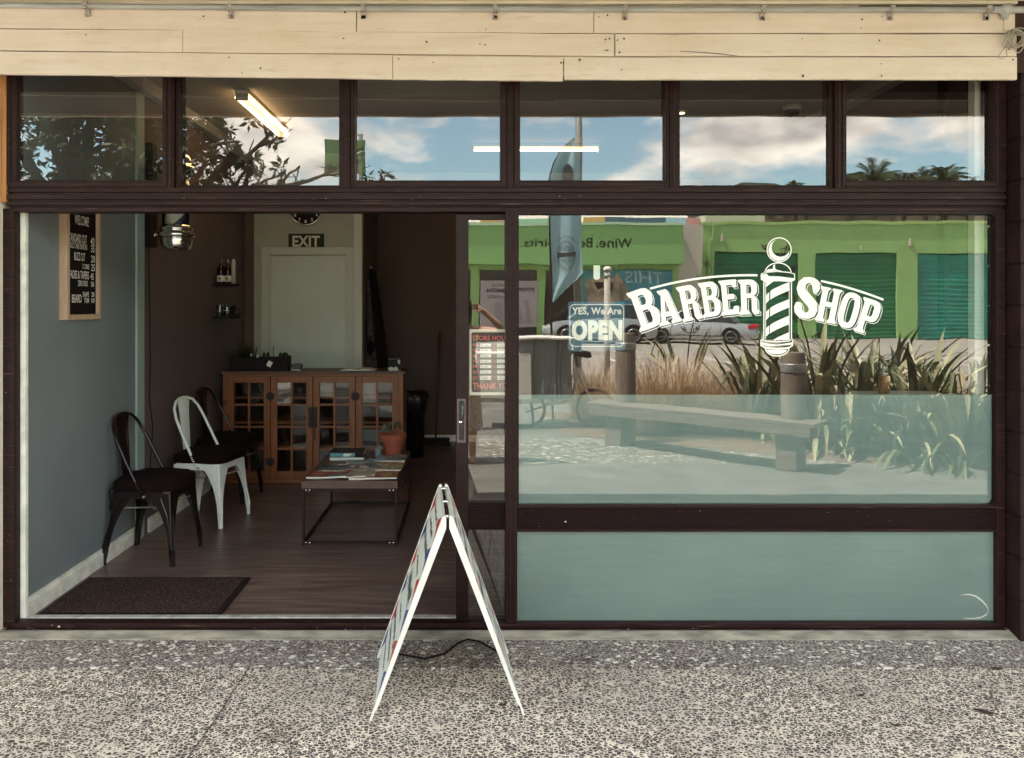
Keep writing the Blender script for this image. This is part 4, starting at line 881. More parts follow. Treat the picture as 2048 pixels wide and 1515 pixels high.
for px in (528,558): 
    for k in range(9): b.lathe([(0.001,-.02),(.012,-.01),(.014,.005),(.008,.022),(.001,.03)], (cfx(px)+random.gauss(0,.016),CY+.14+random.gauss(0,.02),T0+.115+random.uniform(0,.02)), 8)
b.tube([(cfx(539),CY+.13,T0+.09),(cfx(539),CY+.13,T0+.22)], .003, 6)
tag(b.build('succulent_plant', m_leafd, smooth=True), 'low rounded succulents in the right half of the trough', 'plant')
b = MB(); 
for px, dz in ((497,.14),(510,.125)): b.lathe([(0.001,-.014),(.010,-.006),(.011,.004),(.001,.014)], (cfx(px),CY+.08,T0+dz), 10)
tag(b.build('white_pebbles', m_vinyl, smooth=True), 'two tiny white ornaments at the front of the trough', 'ornament')
CR = empty('card_reader', (cfx(588),CY+.1,T0), 'small black rounded card terminal standing on the cabinet beside the trough', 'terminal')
b = MB(); b.prism([(cfx(576),T0+.014),(cfx(579),T0+.05),(cfx(584),T0+.062),(cfx(596),T0+.062),(cfx(600),T0+.045),(cfx(598),T0+.014)], lambda p: (p[0],CY+.05,p[1]), lambda p: (p[0],CY+.14,p[1])); b.build('body', m_chblack, CR, bevel=.004)
MB().box(cfx(580),cfx(598),CY+.046,CY+.15,T0,T0+.0138).build('base', m_grey, CR)
b = MB(); b.tube([(cfx(576),CY+.12,T0+.006),(cfx(566),CY+.1,T0+.006)], .004, 6); b.build('lead', m_black, CR)
OB = empty('open_book', (cfx(715),CY+.08,T0), 'open appointment book lying on the cabinet', 'book')
b = MB()
for sgn in (-1,1):
    for k in range(8):
        pass
b.prism([(cfx(677),T0+.004),(cfx(690),T0+.014),(cfx(705),T0+.018),(cfx(713),T0+.006),(cfx(722),T0+.018),(cfx(738),T0+.014),(cfx(749),T0+.004)], lambda p: (p[0],CY+.0,p[1]), lambda p: (p[0],CY+.2,p[1])); b.build('pages', m_paper, OB)
MB().box(cfx(676),cfx(751),CY-.002,CY+.205,T0,T0+.0038).build('cover', m_black, OB)
FT = empty('flower_tin', (cfx(788),CY+.08,T0), 'square black tin printed with white flowers at the right end of the cabinet', 'tin')
m_fl = M('white flower print', (.012,.01,.012), .5); t, bs, new, ln = nodes(m_fl); tc_ = new('ShaderNodeTexCoord'); vo = new('ShaderNodeTexVoronoi'); vo.inputs['Scale'].default_value = 22; ln(tc_.outputs['Object'], vo.inputs[0]); rr = ramp(new, [(.0,(.2,.15,.1)),(.12,(.6,.57,.5)),(.42,(.6,.57,.5)),(.5,(.012,.01,.012))]); ln(vo.outputs[0], rr.inputs[0]); ln(rr.outputs[0], bs.inputs['Base Color'])
MB().box(cfx(775),cfx(800),CY+.03,CY+.14,T0,T0+.098).build('body', m_fl, FT, bevel=.004)
MB().box(cfx(776),cfx(799),CY+.032,CY+.138,T0+.0985,T0+.112).build('lid', m_chblack, FT, bevel=.003)

# ------------------------------------------------------------ chairs (front faces +X), seat top at .46
def leg_mesh(sx, sy, top, foot):
    # a folded sheet leg: two flanges meeting at the outer corner, tapering to a small foot
    mb = MB(); n = 12; vs = []
    for i in range(n+1):
        t = i/n; p = Vector(top).lerp(Vector(foot), t)
        w_ = .115*(1-t)**3.2 + .030 - .004*t; th = .0018
        if t > .9: w_ = .024
        a = p; bx = p+Vector((-sx*w_,0,0)); by = p+Vector((0,-sy*w_,0))
        r = .010
        vs += [bx, p+Vector((-sx*r,0,0)), p+Vector((-sx*r*.3,-sy*r*.3,0)), p+Vector((0,-sy*r,0)), by,
               by+Vector((-sx*th*2,0,0)), p+Vector((-sx*(r*.3+th*2),-sy*(r*.3+th*2),0)), bx+Vector((0,-sy*th*2,0))]
    m = 8; fs = []
    for i in range(n):
        for k in range(m): fs.append((i*m+k, i*m+(k+1)%m, (i+1)*m+(k+1)%m, (i+1)*m+k))
    fs.append(tuple(range(m))); fs.append(tuple(n*m+k for k in range(m)))
    mb.add(vs, fs)
    # pressed ridge along the leg and a foot tip
    a, b = Vector(top)+Vector((-sx*.016,0,-.05)), Vector(foot)+Vector((-sx*.012,0,.10))
    a += Vector((0,sy*.0005,0)); b += Vector((0,sy*.0005,0))
    mb.tube([a+Vector((-sx*.045,0,.02)), a.lerp(b,.3)+Vector((-sx*.012,0,0)), b], .004, 6)
    mb.tube([a+Vector((sx*.012,-sy*.062,.02)), a.lerp(b,.3)+Vector((sx*.012,-sy*.028,0)), b+Vector((sx*.012,-sy*.012,0))], .004, 6)
    f = Vector(foot); mb.tube([f+Vector((-sx*.010,-sy*.010,.10)), f+Vector((-sx*.010,-sy*.010,.0))], [.014,.0125], 10)
    return mb
def make_chair(label, metal):
    R = empty('metal_chair', (0,0,0), label, 'chair', 'metal chairs along the left wall')
    s = MB(); hx, hy = .178, .178; zt = .445
    top = rrect(-hx,-hy,hx,hy,.04,5)
    s.prism(top, lambda p: (p[0],p[1],zt-.006), lambda p: (p[0],p[1],zt))
    ap = rrect(-hx-.002,-hy-.002,hx+.002,hy+.002,.042,5); n = len(ap)
    vs = [(p[0],p[1],zt+.002) for p in ap]+[(p[0]*1.02,p[1]*1.02,zt-.045) for p in ap]+[(p[0]*.985,p[1]*.985,zt-.045) for p in ap]+[(p[0]*.965,p[1]*.965,zt+.002) for p in ap]
    s.add(vs, [(j*n+i, j*n+(i+1)%n, ((j+1)%4)*n+(i+1)%n, ((j+1)%4)*n+i) for j in range(4) for i in range(n)])
    s.build('seat', metal, R, bevel=.002)
    for sx in (1,-1):
        for sy in (1,-1):
            leg_mesh(sx, sy, (sx*.182,sy*.182,.435), (sx*(.215 if sx>0 else .235),sy*.208,0)).build('leg', metal, R)
    h = MB(); pts = [(.02,-.183,.415),(-.02,-.186,.47),(-.10,-.182,.63),(-.165,-.172,.76),(-.195,-.150,.83),(-.212,-.105,.875),(-.220,-.05,.892),(-.222,0,.896)]
    pts = pts + [(x,-y,z) for x,y,z in pts[-2::-1]]
    h.tube(pts, .0105, 10); h.build('back_hoop', metal, R, smooth=True)
    k = MB(); n = 8
    for i in range(n):
        pass
    def row(t):
        x = -.180-.038*t; z = .44+.445*t; w_ = .040+.026*t+.012*max(0,t-.8)*5
        return [Vector((x+.006*abs(u)**2*0+(.005 if abs(u)==.35 else 0),u*w_,z)) for u in (-1,-.8,-.35,.35,.8,1)]
    vs = []; fs = []
    for i in range(n+1): vs += row(i/n)
    for i in range(n):
        for j in range(5): fs.append((i*6+j,i*6+j+1,(i+1)*6+j+1,(i+1)*6+j))
    m0 = len(vs); vs += [v+Vector((-.003,0,0)) for v in vs]; fs += [tuple(m0+q for q in f[::-1]) for f in fs]
    k.add(vs, fs); k.build('back_splat', metal, R)
    b = MB()
    for sy in (1,-1):
        b.tube([(.16,sy*.17,.34),(0,sy*.02,.30),(-.17,-sy*.17,.34)], .005, 6)
    for sy in (-1,1): b.tube([(.0225,sy*.185,.418),(.0225,sy*.200,.418)], .007, 8)
    b.build('brace', m_steel, R)
    return R
def cushion(loc, rz, label, kk):
    rnd = random.Random(kk); b = MB(); n = 40; prof = [(0,.0),(.90,.0),(1.0,.006),(1.02,.013),(.985,.019),(1.03,.026),(.985,.032),(1.03,.040),(.985,.046),(1.015,.055),(.97,.066),(.86,.076),(.6,.084),(.3,.078),(0,.074)]
    base = sup(0,0,.205,.195,.42,n)
    vs = []; fs = []
    for j,(r,z) in enumerate(prof):
        for i,p in enumerate(base):
            wob = 1+.012*math.sin(3*i/n*2*PI+kk)+rnd.uniform(-.004,.004)
            dz = .007*math.sin(p[0]*30+kk)*math.cos(p[1]*26) if r < .95 and j > 5 else 0
            sag = -.02*(abs(p[0])*abs(p[1])/.04)*r**3
            vs.append((p[0]*r*wob, p[1]*r*wob, z+dz+sag*(.6 if j>2 else .25)))
    m = n
    for j in range(len(prof)-1):
        for i in range(m): fs.append((j*m+i, j*m+(i+1)%m, (j+1)*m+(i+1)%m, (j+1)*m+i))
    b.add([Vector(v) for v in vs], fs)
    C = empty('seat_cushion', (0,0,0), label, 'cushion', 'seat cushions on the metal chairs')
    b.build('pad', m_cush, C, smooth=True)
    t_ = MB(); 
    for sy in (1,-1): t_.tube([(-.18,sy*.17,.02),(-.215,sy*.16,.0),(-.20,sy*.165,-.06),(-.215,sy*.15,-.12)], .004, 5)
    t_.build('tie', m_cush, C)
    C.location = loc; C.rotation_euler = (0,0,rz)
for i,(x,y,rz,mt,la,lc) in enumerate(((-1.995,1.11,math.radians(-4),m_chblack,'glossy black metal chair nearest the open door','black seat cushion on the chair nearest the open door'),
      (-1.93,1.93,math.radians(-12),m_chwhite,'cream white metal chair between the two black chairs','black seat cushion on the cream white chair'),
      (-2.0,2.58,math.radians(-6),m_chblack,'black metal chair behind the white one beside the pine cabinet','black seat cushion on the rear black chair by the cabinet'))):
    c = make_chair(la, mt); c.location = (x,y,FZ); c.rotation_euler = (0,0,rz)
    cushion((x,y,FZ+.446), rz, lc, i+1)

# ------------------------------------------------------------ coffee table and things on it
TX0, TX1, TY0, TY1 = -1.118, -.482, 1.31, 2.36; TZ = .445
CT = empty('coffee_table', (-.8,1.83,FZ), 'low dark brown coffee table on a thin steel frame covered with magazines', 'table')
MB().box(TX0,TX1,TY0,TY1,TZ-.05,TZ).build('table_top', m_tbl, CT, bevel=.002)
f = MB(); q = .016
for x in (TX0+.004,TX1-.004-q):
    for y in (TY0+.004,TY1-.004-q): f.box(x,x+q,y,y+q,FZ,TZ-.0505)
f.each('leg', m_tframe, CT)
f = MB()
for x in (TX0+.004,TX1-.004-q):
    for z in (FZ+.008,TZ-.069): f.box(x+.0004,x+q-.0004,TY0+.0205,TY1-.0205,z,z+q)
for y in (TY0+.004,TY1-.004-q):
    for z in (FZ+.008,TZ-.069): f.box(TX0+.0205,TX1-.0205,y+.0004,y+q-.0004,z,z+q)
f.each('frame_rail', m_tframe, CT)
f = MB()
for x in (TX0+.03,TX0+.055,TX1-.055,TX1-.03): 
    for z in (TZ-.061,FZ+.016): f.lathe([(.0,-.003),(.0035,-.002),(.0035,.004)], (x,TY0+.0045,z), 8, 'Y')
f.each('screw', m_chrome, CT)
pal = [(.35,.03,.03),(.10,.28,.32),(.40,.38,.32),(.05,.05,.06),(.30,.12,.05),(.45,.30,.10),(.18,.20,.24),(.30,.28,.24),(.08,.12,.18)]
pm = [M('print ink %s' % n, c, .35) for n, c in zip(('red','teal','cream','black','rust','amber','slate','grey','navy'), pal)]
def magazine(x, y, z, w_, h_, rz, th, cov, label, curl=0):
    R = empty('magazine', (0,0,0), label, 'magazine', 'magazines on the coffee table')
    def fmap(u, v, t): return Vector((u*w_-w_/2, v*h_-h_/2, t+curl*(u**2)*.5))
    n = 8; b = MB(); vs = []
    for i in range(n+1):
        for v in (0,1):
            for t in (0,th): vs.append(fmap(i/n,v,t))
    fs = []
    for i in range(n):
        a = i*4; c = a+4; fs += [(a,a+2,c+2,c),(a+1,c+1,c+3,a+3),(a,c,c+1,a+1),(a+2,a+3,c+3,c+2)]
    fs += [(0,1,3,2),(n*4,n*4+2,n*4+3,n*4+1)]
    b.add(vs, fs); b.build('pages', m_paper, R)
    def patch(mb, u0,u1,v0,v1,h,m=None):
        k = 4; vs = []
        for i in range(k+1):
            u = u0+(u1-u0)*i/k; vs += [fmap(u,v0,th+h), fmap(u,v1,th+h)]
        mb.add(vs, [(2*i,2*i+2,2*i+3,2*i+1) for i in range(k)])
    cv = MB(); rnd = random.Random(cov*7+3)
    patch(cv, -.002,1.002,-.002,1.002,.0008)
    for k in range(14):
        cv.mat(1+rnd.randrange(4)); u = rnd.uniform(0,.8); v = rnd.uniform(0,.85); patch(cv, u, min(1,u+rnd.uniform(.06,.45)), v, min(1,v+rnd.uniform(.02,.28)), .0010+.0001*k)
    mats = [pm[cov%9]]+[pm[(cov+j*2+1)%9] for j in range(3)]+[m_paper]
    cv.mat(4)
    for k in range(5): v = rnd.uniform(.05,.9); patch(cv, .08,.08+rnd.uniform(.2,.8), v, v+.012, .0027)
    cv.build('cover', mats, R, fixn=False)
    R.location = (x,y,z); R.rotation_euler = (0,0,rz)
T = TZ+.0005
mags = [(-.955,1.47,0,.27,.20,-.12,.010,0,'magazine with red corner at the front left of the coffee table',.03),
 (-.70,1.45,0,.24,.20,.10,.010,5,'magazine under the others at the front middle of the coffee table',0),
 (-.60,1.46,.0105,.21,.27,.03,.009,4,'rust and cream magazine at the front right corner of the coffee table',0),
 (-.76,1.49,.0105,.21,.25,.12,.006,2,'pale blue grey magazine on the front middle pile',.018),
 (-.93,1.71,0,.28,.20,.05,.008,3,'dark magazine with grey spine at the left edge of the table behind the front pile',0),
 (-.79,1.66,.009,.20,.26,-.1,.006,8,'navy magazine lying askew in the middle of the table',.008),
 (-.61,1.74,0,.21,.26,.02,.012,6,'slate magazine beside the right edge of the table',0),
 (-.58,1.66,.0205,.20,.24,-.03,.005,5,'amber patterned magazine on top of the right hand pile',0),
 (-.79,1.90,0,.26,.20,.1,.008,7,'grey magazine in the middle row near the books',0),
 (-.60,2.02,0,.22,.22,0,.014,1,'teal and white magazine in front of the terracotta pot',0)]
for (x,y,dz,w_,h_,rz,th,cov,lb,cu) in mags: magazine(x,y,T+dz,w_,h_,rz,th,cov,lb,cu)
def book(x,y,z,w_,h_,th,rz,cm,sp,label,band):
    R = empty('book', (0,0,0), label, 'book', 'books stacked on the coffee table')
    MB().box(-w_/2+.003,w_/2-.003,-h_/2+.003,h_/2-.004,.003,th-.003).build('pages', m_paper, R)
    b = MB(); b.box(-w_/2,w_/2,-h_/2,h_/2,0,.0028); b.box(-w_/2,w_/2,-h_/2,h_/2,th-.0028,th)
    if band: b.box(-w_/2,w_/2,-h_/2-.002,-h_/2+.001,0,th)
    b.build('cover', cm, R, bevel=.0008)
    if band:
        s = MB(); s.box(-w_/2+.008,w_/2-.06,-h_/2-.0035,-h_/2-.0022,.004,th-.004); SPN = s.build('spine_panel', pm[1], R)
        s = MB(); Yq = -h_/2-.0042; s.flat([[(-.03,.006),(.0,th-.006),(.05,th-.006),(.02,.006)]], lambda p: (p[0],Yq,p[1])); s.flat([sup(-.005,th/2,.017,.012,1,16)], lambda p: (p[0],Yq-.0004,p[1])); s.build('spine_mark', m_paper, SPN, fixn=False)
    R.location = (x,y,z); R.rotation_euler = (0,0,rz)
book(-.925,2.07,T,.26,.20,.028,.0,m_black,0,'thick book with cream page edges at the bottom of the stack',0)
book(-.93,2.06,T+.0285,.25,.19,.034,.02,m_black,0,'dark book with pale blue spine panel on top of the stack',1)
PO = empty('flower_pot', (-.605,2.22,T), 'terracotta pot with saucer standing at the back right of the coffee table', 'pot')
c = (-.605,2.23,T)
b = MB(); b.lathe([(.0,.012),(.068,.012),(.093,.118),(.104,.120),(.106,.160),(.100,.162),(.096,.158),(.088,.13),(.0,.13)], c, 36); b.build('pot', m_terra, PO, smooth=True).modifiers.new('b','EDGE_SPLIT').split_angle = .6
b = MB(); b.lathe([(.0,0),(.078,0),(.088,.016),(.084,.017),(.074,.006),(0,.006)], c, 32); b.build('saucer', m_terra, PO, smooth=True).modifiers.new('b','EDGE_SPLIT').split_angle = .6
b = MB(); b.lathe([(0,.1305),(.087,.1305),(0,.137)], c, 24); b.build('soil', m_soil, PO)
b = MB(); random.seed(5)
for k in range(7):
    a = random.uniform(0,2*PI); x, y = c[0]+random.uniform(-.03,.03), c[1]+random.uniform(-.03,.03); tip = Vector((x+.05*math.cos(a),y+.04*math.sin(a),T+.20+random.uniform(0,.04)))
    b.tube([(x,y,T+.13), tip], .002, 5)
    q = [(-.012,0),(.0,-.012),(.03,-.002),(.028,.018),(0,.02)]; nrm = Vector((math.cos(a+1),math.sin(a+1),.2)).normalized(); u = nrm.orthogonal().normalized(); v_ = nrm.cross(u)
    b.add([tip+u*p[0]*1.2+v_*p[1]*1.2 for p in q], [(0,1,2,3,4)])
tag(b.build('pot_plant', M('dull green leaves', (.06,.06,.025), .6), fixn=False), 'sparse small leaved plant growing in the terracotta pot', 'plant')
HB = MB(); HB.prism([(-.73,0),(-.69,0),(-.688,.072),(-.732,.072)], lambda p: (p[0],2.10,T+p[1]), lambda p: (p[0],2.13,T+p[1])); HB.box(-.712,-.686,2.102,2.132,T+.0725,T+.09)
tag(HB.build('small_box', M('pale blue grey plastic', (.14,.17,.18), .4), bevel=.003), 'small blue grey dispenser box between the books and the pot', 'box')

# ------------------------------------------------------------ jacket, bin, broom
random.seed(4)
JK = empty('hanging_jacket', (-1.0,4.5,.75), 'dark jacket with a patterned lining hanging on the corner of the partition', 'jacket')
def cloth(x0, x1, z0, z1, top_w, bot_w, yc, dep, seed, skew=0):
    rnd = random.Random(seed); mb = MB(); n, m = 28, 18; vs = []
    for j in range(m+1):
        t = j/m; z = z1+(z0-z1)*t; hw_ = (top_w+(bot_w-top_w)*(t**.75))/2; dd = dep*(.35+.65*t)
        for i in range(n):
            a = 2*PI*i/n; fold = 1+.16*math.sin(5*a+seed)*t+.08*math.sin(9*a+2*t*3)
            vs.append(((x0+x1)/2+skew*t+math.cos(a)*hw_*fold, yc+math.sin(a)*dd*fold, z+ .03*math.sin(3*a)*t))
    fs = [(j*n+i,j*n+(i+1)%n,(j+1)*n+(i+1)%n,(j+1)*n+i) for j in range(m) for i in range(n)]
    fs += [tuple(range(n)), tuple(m*n+i for i in range(n))]
    return mb.add(vs, fs)
cloth(-1.08,-1.0,.86,1.97,.05,.24,4.35,.09,2,.06).build('body', M('dark jacket cloth', (.012,.006,.007), .9), JK, smooth=True)
cloth(-1.10,-1.04,1.22,1.86,.03,.09,4.26,.04,5,.02).build('sleeve', M('mauve print lining', (.10,.055,.06), .8, col2=(.02,.01,.015), vscale=30), JK, smooth=True)
b = MB(); b.prism([(-1.10,1.13),(-1.04,1.06),(-.99,1.15),(-.97,.97),(-.99,.86),(-1.06,.83),(-1.10,.9)], lambda p: (p[0],4.19,p[1]), lambda p: (p[0],4.23,p[1])); b.build('lining', bpy.data.materials['mauve print lining'], JK)
b = MB(); b.tube([(-1.087,4.3,1.99),(-1.05,4.3,1.98),(-1.04,4.3,2.0)], .006, 6); b.build('hook', m_chrome, JK)
BN = empty('waste_bin', (-.62,4.3,FZ), 'black waste bin lined with a black bag to the right of the cabinet', 'bin')
c = (-.60,4.3,0)
b = MB(); b.lathe([(.105,FZ),(.125,.60),(.13,.66)], c, 24); b.build('body', m_chblack, BN, smooth=True)
b = MB(); n = 28; prof = [(.128,.50),(.150,.56),(.158,.64),(.140,.69),(.10,.70),(.04,.66)]; vs = []
for r, z in prof:
    for i in range(n): a = 2*PI*i/n; vs.append((c[0]+r*math.cos(a)*(1+.07*math.sin(7*a+z*20)), c[1]+r*math.sin(a)*(1+.07*math.sin(5*a)), z+.012*math.sin(9*a)))
b.add(vs, [(j*n+i,j*n+(i+1)%n,(j+1)*n+(i+1)%n,(j+1)*n+i) for j in range(len(prof)-1) for i in range(n)]); b.build('bag', M('black plastic bag', (.012,.009,.009), .3), BN, smooth=True)
BR = empty('broom', (-.36,4.9,FZ), 'broom with a long red brown handle leaning on the rear wall', 'broom')
b = MB(); b.tube([(-.40,4.95,.10),(-.36,5.15,1.28)], .012, 8); b.build('handle', M('red brown handle', (.12,.03,.022), .5), BR, smooth=True)
b = MB(); b.box(-.56,-.24,4.90,4.97,.075,.11); b.build('head', m_black, BR, bevel=.01)
b = MB(); b.prism([(-.57,FZ),(-.23,FZ),(-.25,.0745),(-.55,.0745)], lambda p: (p[0],4.895,p[1]), lambda p: (p[0],4.975,p[1])); b.build('bristles', M('dark bristles', (.03,.02,.018), .9), BR)

# ------------------------------------------------------------ ceiling fittings
def tube_light(cx, cy, length, axis, n, label):
    R = empty('fluorescent_light', (cx,cy,CZ-.06), label, 'ceiling light', 'fluorescent lights on the ceiling')
    def bx(mb, a0, a1, b0, b1, z0, z1): mb.box(cx+a0,cx+a1,cy+b0,cy+b1,z0,z1) if axis=='X' else mb.box(cx+b0,cx+b1,cy+a0,cy+a1,z0,z1)
    h = length/2
    b = MB(); bx(b,-h,h,-.05,.05,CZ-.028,CZ-.0005); b.build('batten', m_lampb, R, bevel=.003)
    b = MB()
    for s_ in (-1,1): bx(b, s_*h-.012*s_, s_*h, -.045,.045, CZ-.075, CZ-.0285)
    b.each('end_cap', m_grey, R)
    for k in range(n):
        o = (k-(n-1)/2)*.085; b = MB()
        p0, p1 = ((cx-h+.013,cy+o,CZ-.052),(cx+h-.013,cy+o,CZ-.052)) if axis=='X' else ((cx+o,cy-h+.013,CZ-.052),(cx+o,cy+h-.013,CZ-.052))
        b.tube([p0,p1], .0105, 12); b.build('lamp_tube', m_lamp, R, smooth=True)
tube_light(.615,3.55,1.2,'X',1,'lit single fluorescent tube running across the ceiling over the middle of the shop')
tube_light(-1.62,2.28,1.2,'Y',2,'lit twin fluorescent tube running front to back on the left of the ceiling')
DC = empty('dome_camera', (2.46,2.09,CZ), 'round dome security camera on the ceiling behind the fifth top window', 'camera')
b = MB(); b.lathe([(.073,CZ-.0005),(.075,CZ-.03),(.062,CZ-.045)], (2.44,2.09,0), 28); b.build('housing', m_grey, DC, smooth=True)
b = MB(); b.lathe([(.055,CZ-.046),(.052,CZ-.07),(.035,CZ-.09),(.0,CZ-.098)], (2.44,2.09,0), 24); b.build('dome', m_chblack, DC, smooth=True)
DL = MB(); DL.lathe([(0,CZ-.013),(.045,CZ-.012),(.052,CZ-.006),(.052,CZ-.0005)], (1.65,2.3,0), 24); DLo = DL.build('downlight', m_lampb, smooth=True)
tag(DLo, 'small round lit downlight on the ceiling beside the dome camera', 'ceiling light')
b = MB(); b.lathe([(0,CZ-.0145),(.030,CZ-.0145),(.030,CZ-.0135)], (1.65,2.3,0), 20); b.build('lens', m_lamp, DLo)
LG = empty('window_ledge', (2.2,.25,1.15), 'short ledge fixed inside the big window under the orange jar', 'shelf')
MB().box(2.0,2.5,.16,.36,1.125,1.145).build('board', m_white, LG)
b = MB(); b.box(2.05,2.07,.165,.355,1.02,1.1245); b.box(2.43,2.45,.165,.355,1.02,1.1245); b.each('bracket', m_steel, LG)
JR = empty('orange_jar', (0,0,0), 'clear jar half filled with orange sweets standing inside the big window', 'jar')
jx = fx(1768,.24); jc = (jx,.24,1.1455)
b = MB(); b.lathe([(.024,0),(.029,.004),(.031,.11),(.031,.135),(.027,.14)], jc, 20); b.build('body', m_jar, JR, smooth=True)
b = MB(); b.lathe([(.0,.002),(.026,.004),(.028,.085),(.0,.09)], jc, 20); b.build('contents', M('orange sweets', (.50,.13,.03), .4, col2=(.7,.35,.2), vscale=90), JR, smooth=True)
b = MB(); b.lathe([(.030,.095),(.0315,.096),(.0315,.100),(.030,.101)], jc, 20); b.build('ring', m_chrome, JR, smooth=True)

# ============================================================ THE STREET (seen in the glass)
m_green = M('lime green render', (.29,.48,.165), .7, var=.08, vscale=1.5)
m_greenf = M('green fascia panel', (.22,.43,.14), .5)
m_roller = M('dark green roller door', (.015,.16,.06), .45, var=.15, vscale=2)
m_teal = M('teal roller door', (.03,.24,.17), .45, var=.15, vscale=2)
m_brickw = M('pale brick', (.52,.47,.38), .8, var=.1, vscale=20)
m_sheet = M('pale corrugated roof', (.62,.58,.48), .6)
m_dkglass = M('dark shop glass', (.02,.018,.018), .1)
s2 = 32.4
def rx(px, s=s2): return (px-942)/1540*(D0+s)
def rz_(py, s=s2): return 1.6-(py-610)/1540*(D0+s)
# green warehouse with roller doors
WH = empty('green_warehouse', (18,-s2,0), 'lime green rendered warehouse with green roller doors across the car park', 'building')
zt = rz_(450); zd = rz_(507); d_ = s2
b = MB(); b.box(rx(1405),rx(2900),-d_,-d_-14,zd,zt)
for a, c_ in ((1405,1430),(1597,1633),(1795,1838),(2010,2052),(2225,2270),(2450,2500),(2700,2900)): b.box(rx(a),rx(c_),-d_,-d_-14,0,zd-.0005)
b.build('wall', m_green, WH)
b = MB(); b.box(rx(1403),rx(2900),-d_+.08,-d_-.2,zt+.0005,zt+.15); b.build('parapet', M('light green capping', (.34,.48,.16), .6), WH)
for i,(a, c_) in enumerate(((1430,1597),(1633,1795),(1838,2010),(2052,2225),(2270,2450))):
    b = MB(); z = .02; y0 = -d_-.15
    vs = []; n = int((zd-.02)/.05)
    for k in range(n+1):
        z = .02+(zd-.05)*k/n; yy = y0+(.03 if k%4 in (1,2) else 0); vs += [(rx(a)+.01,yy,z),(rx(c_)-.01,yy,z)]
    b.add(vs, [(2*k,2*k+1,2*k+3,2*k+2) for k in range(n)])
    b.build('roller_door', m_teal if i==2 else m_roller, WH, fixn=False)
b = MB(); b.box(rx(1444),rx(1449),-d_+.12,-d_,rz_(485),rz_(471)); b.box(rx(1720),rx(1722),-d_+.1,-d_,rz_(500),rz_(490)); b.box(rx(1820),rx(1824),-d_+.1,-d_,rz_(492),rz_(476)); b.each('wall_light', m_brickw, WH)
b = MB(); b.tube([(rx(1418),-d_+.06,0),(rx(1418),-d_+.06,rz_(482)),(rx(1424),-d_+.06,rz_(479)),(rx(1426),-d_+.06,zt)], .05, 8); b.build('downpipe', m_green, WH)
# sheets roofs behind
RF = empty('roofed_shed', (4,-48,0), 'pale corrugated iron shed roof rising behind the green shops', 'building')
b = MB(); n = 120; x0, x1 = rx(930,46), rx(1410,46); vs = []
for k in range(n+1): x = x0+(x1-x0)*k/n; dd = .05 if k%2 else 0; vs += [(x,-46+dd,5.0),(x,-50+dd,rz_(424,50))]
b.add(vs, [(2*k,2*k+1,2*k+3,2*k+2) for k in range(n)]); b.build('roof', m_sheet, RF, fixn=False)
MB().box(x0,x1,-46.2,-55,0,5.0).build('wall', m_brickw, RF)
b = MB(); x0, x1 = rx(1410,40), rx(1530,40); b.box(x0,x1,-40,-46,5.5,rz_(428,40)); tag(b.build('white_building', m_brickw), 'low white building end behind the green warehouse wall', 'building')
HL = MB(); random.seed(9)
xs = [rx(p,70) for p in range(300,3000,60)]
vs = []
for i,x in enumerate(xs): h = 12.6+1.0*math.sin(i*.7)+random.uniform(-.4,.4); h -= 5 if x < rx(1500,70) else 0; vs += [(x,-64,2),(x,-72,h),(x,-95,h+.5)]
HL.add(vs, [(3*i+j,3*i+3+j,3*i+4+j,3*i+1+j) for i in range(len(xs)-1) for j in (0,1)])
struct('hillside', HL, M('dark hillside scrub', (.05,.045,.025), .95, var=.6, vscale=1.2, bump=1, bscale=3))
# liquor shop
s1 = 31.0
LS = empty('green_liquor_shop', (3,-s1,0), 'green shop with a wide sign fascia, posters and dark windows across the car park', 'building')
a0, a1 = rx(330,s1), rx(1358,s1)
MB().box(a0,a1,-s1+.9,-s1-.3,rz_(529,s1-.9),rz_(452,s1-.9)).build('sign_fascia', m_greenf, LS)
b = MB(); b.box(a0,a1,-s1,-s1-10,rz_(540,s1),rz_(446,s1)+.0); 
for p0, p1 in ((940,958),(1072,1088),(1150,1168),(330,500),(1345,1358)): b.box(rx(p0,s1),rx(p1,s1),-s1,-s1-9.5,0,rz_(540,s1)-.0005)
b.build('wall', m_green, LS)
MB().box(a0,a1,-s1-.25,-s1-9.8,.0,rz_(540,s1)-.002).build('shop_window', m_dkglass, LS)
b = MB(); b.box(a0,a1,-s1+1.0,-s1-1,rz_(452,s1-.9)+.001,rz_(447,s1-.9)); b.build('capping', M('pale mint capping', (.45,.62,.42), .6), LS)
for nm, cc_, p0, p1 in (('pink',(.62,.30,.28),992,1012),('orange',(.65,.36,.15),960,992),('mint',(.35,.55,.45),1012,1100),('orange',(.65,.36,.15),1168,1210),('navy',(.07,.12,.19),1210,1330),('sky blue',(.35,.55,.62),1330,1375),('salmon',(.6,.3,.25),1375,1400)):
    mt = bpy.data.materials.get('stripe '+nm) or M('stripe '+nm, cc_, .6)
    MB().box(rx(p0,s1+1.5)+.003,rx(p1,s1+1.5)-.003,-s1-1.4,-s1-1.6,4.8,rz_(438 if p0<1100 else 436,s1+1.5)).build('coloured_board', mt, LS)
tm = lambda yy: (lambda p: (p[0], yy, p[1]))
b = MB(); YF = -s1+.905
z0_, z1_ = rz_(497,s1-.9), rz_(478,s1-.9)
sx = s1-.9
b.text('Wine.', rx(1262,sx),rx(1195,sx), z0_,z1_, tm(YF), .012); b.text('Beer.', rx(1188,sx),rx(1130,sx), z0_,z1_, tm(YF), .012); b.text('Spirits.', rx(1122,sx),rx(1042,sx), z0_-.1,z1_, tm(YF), .012)
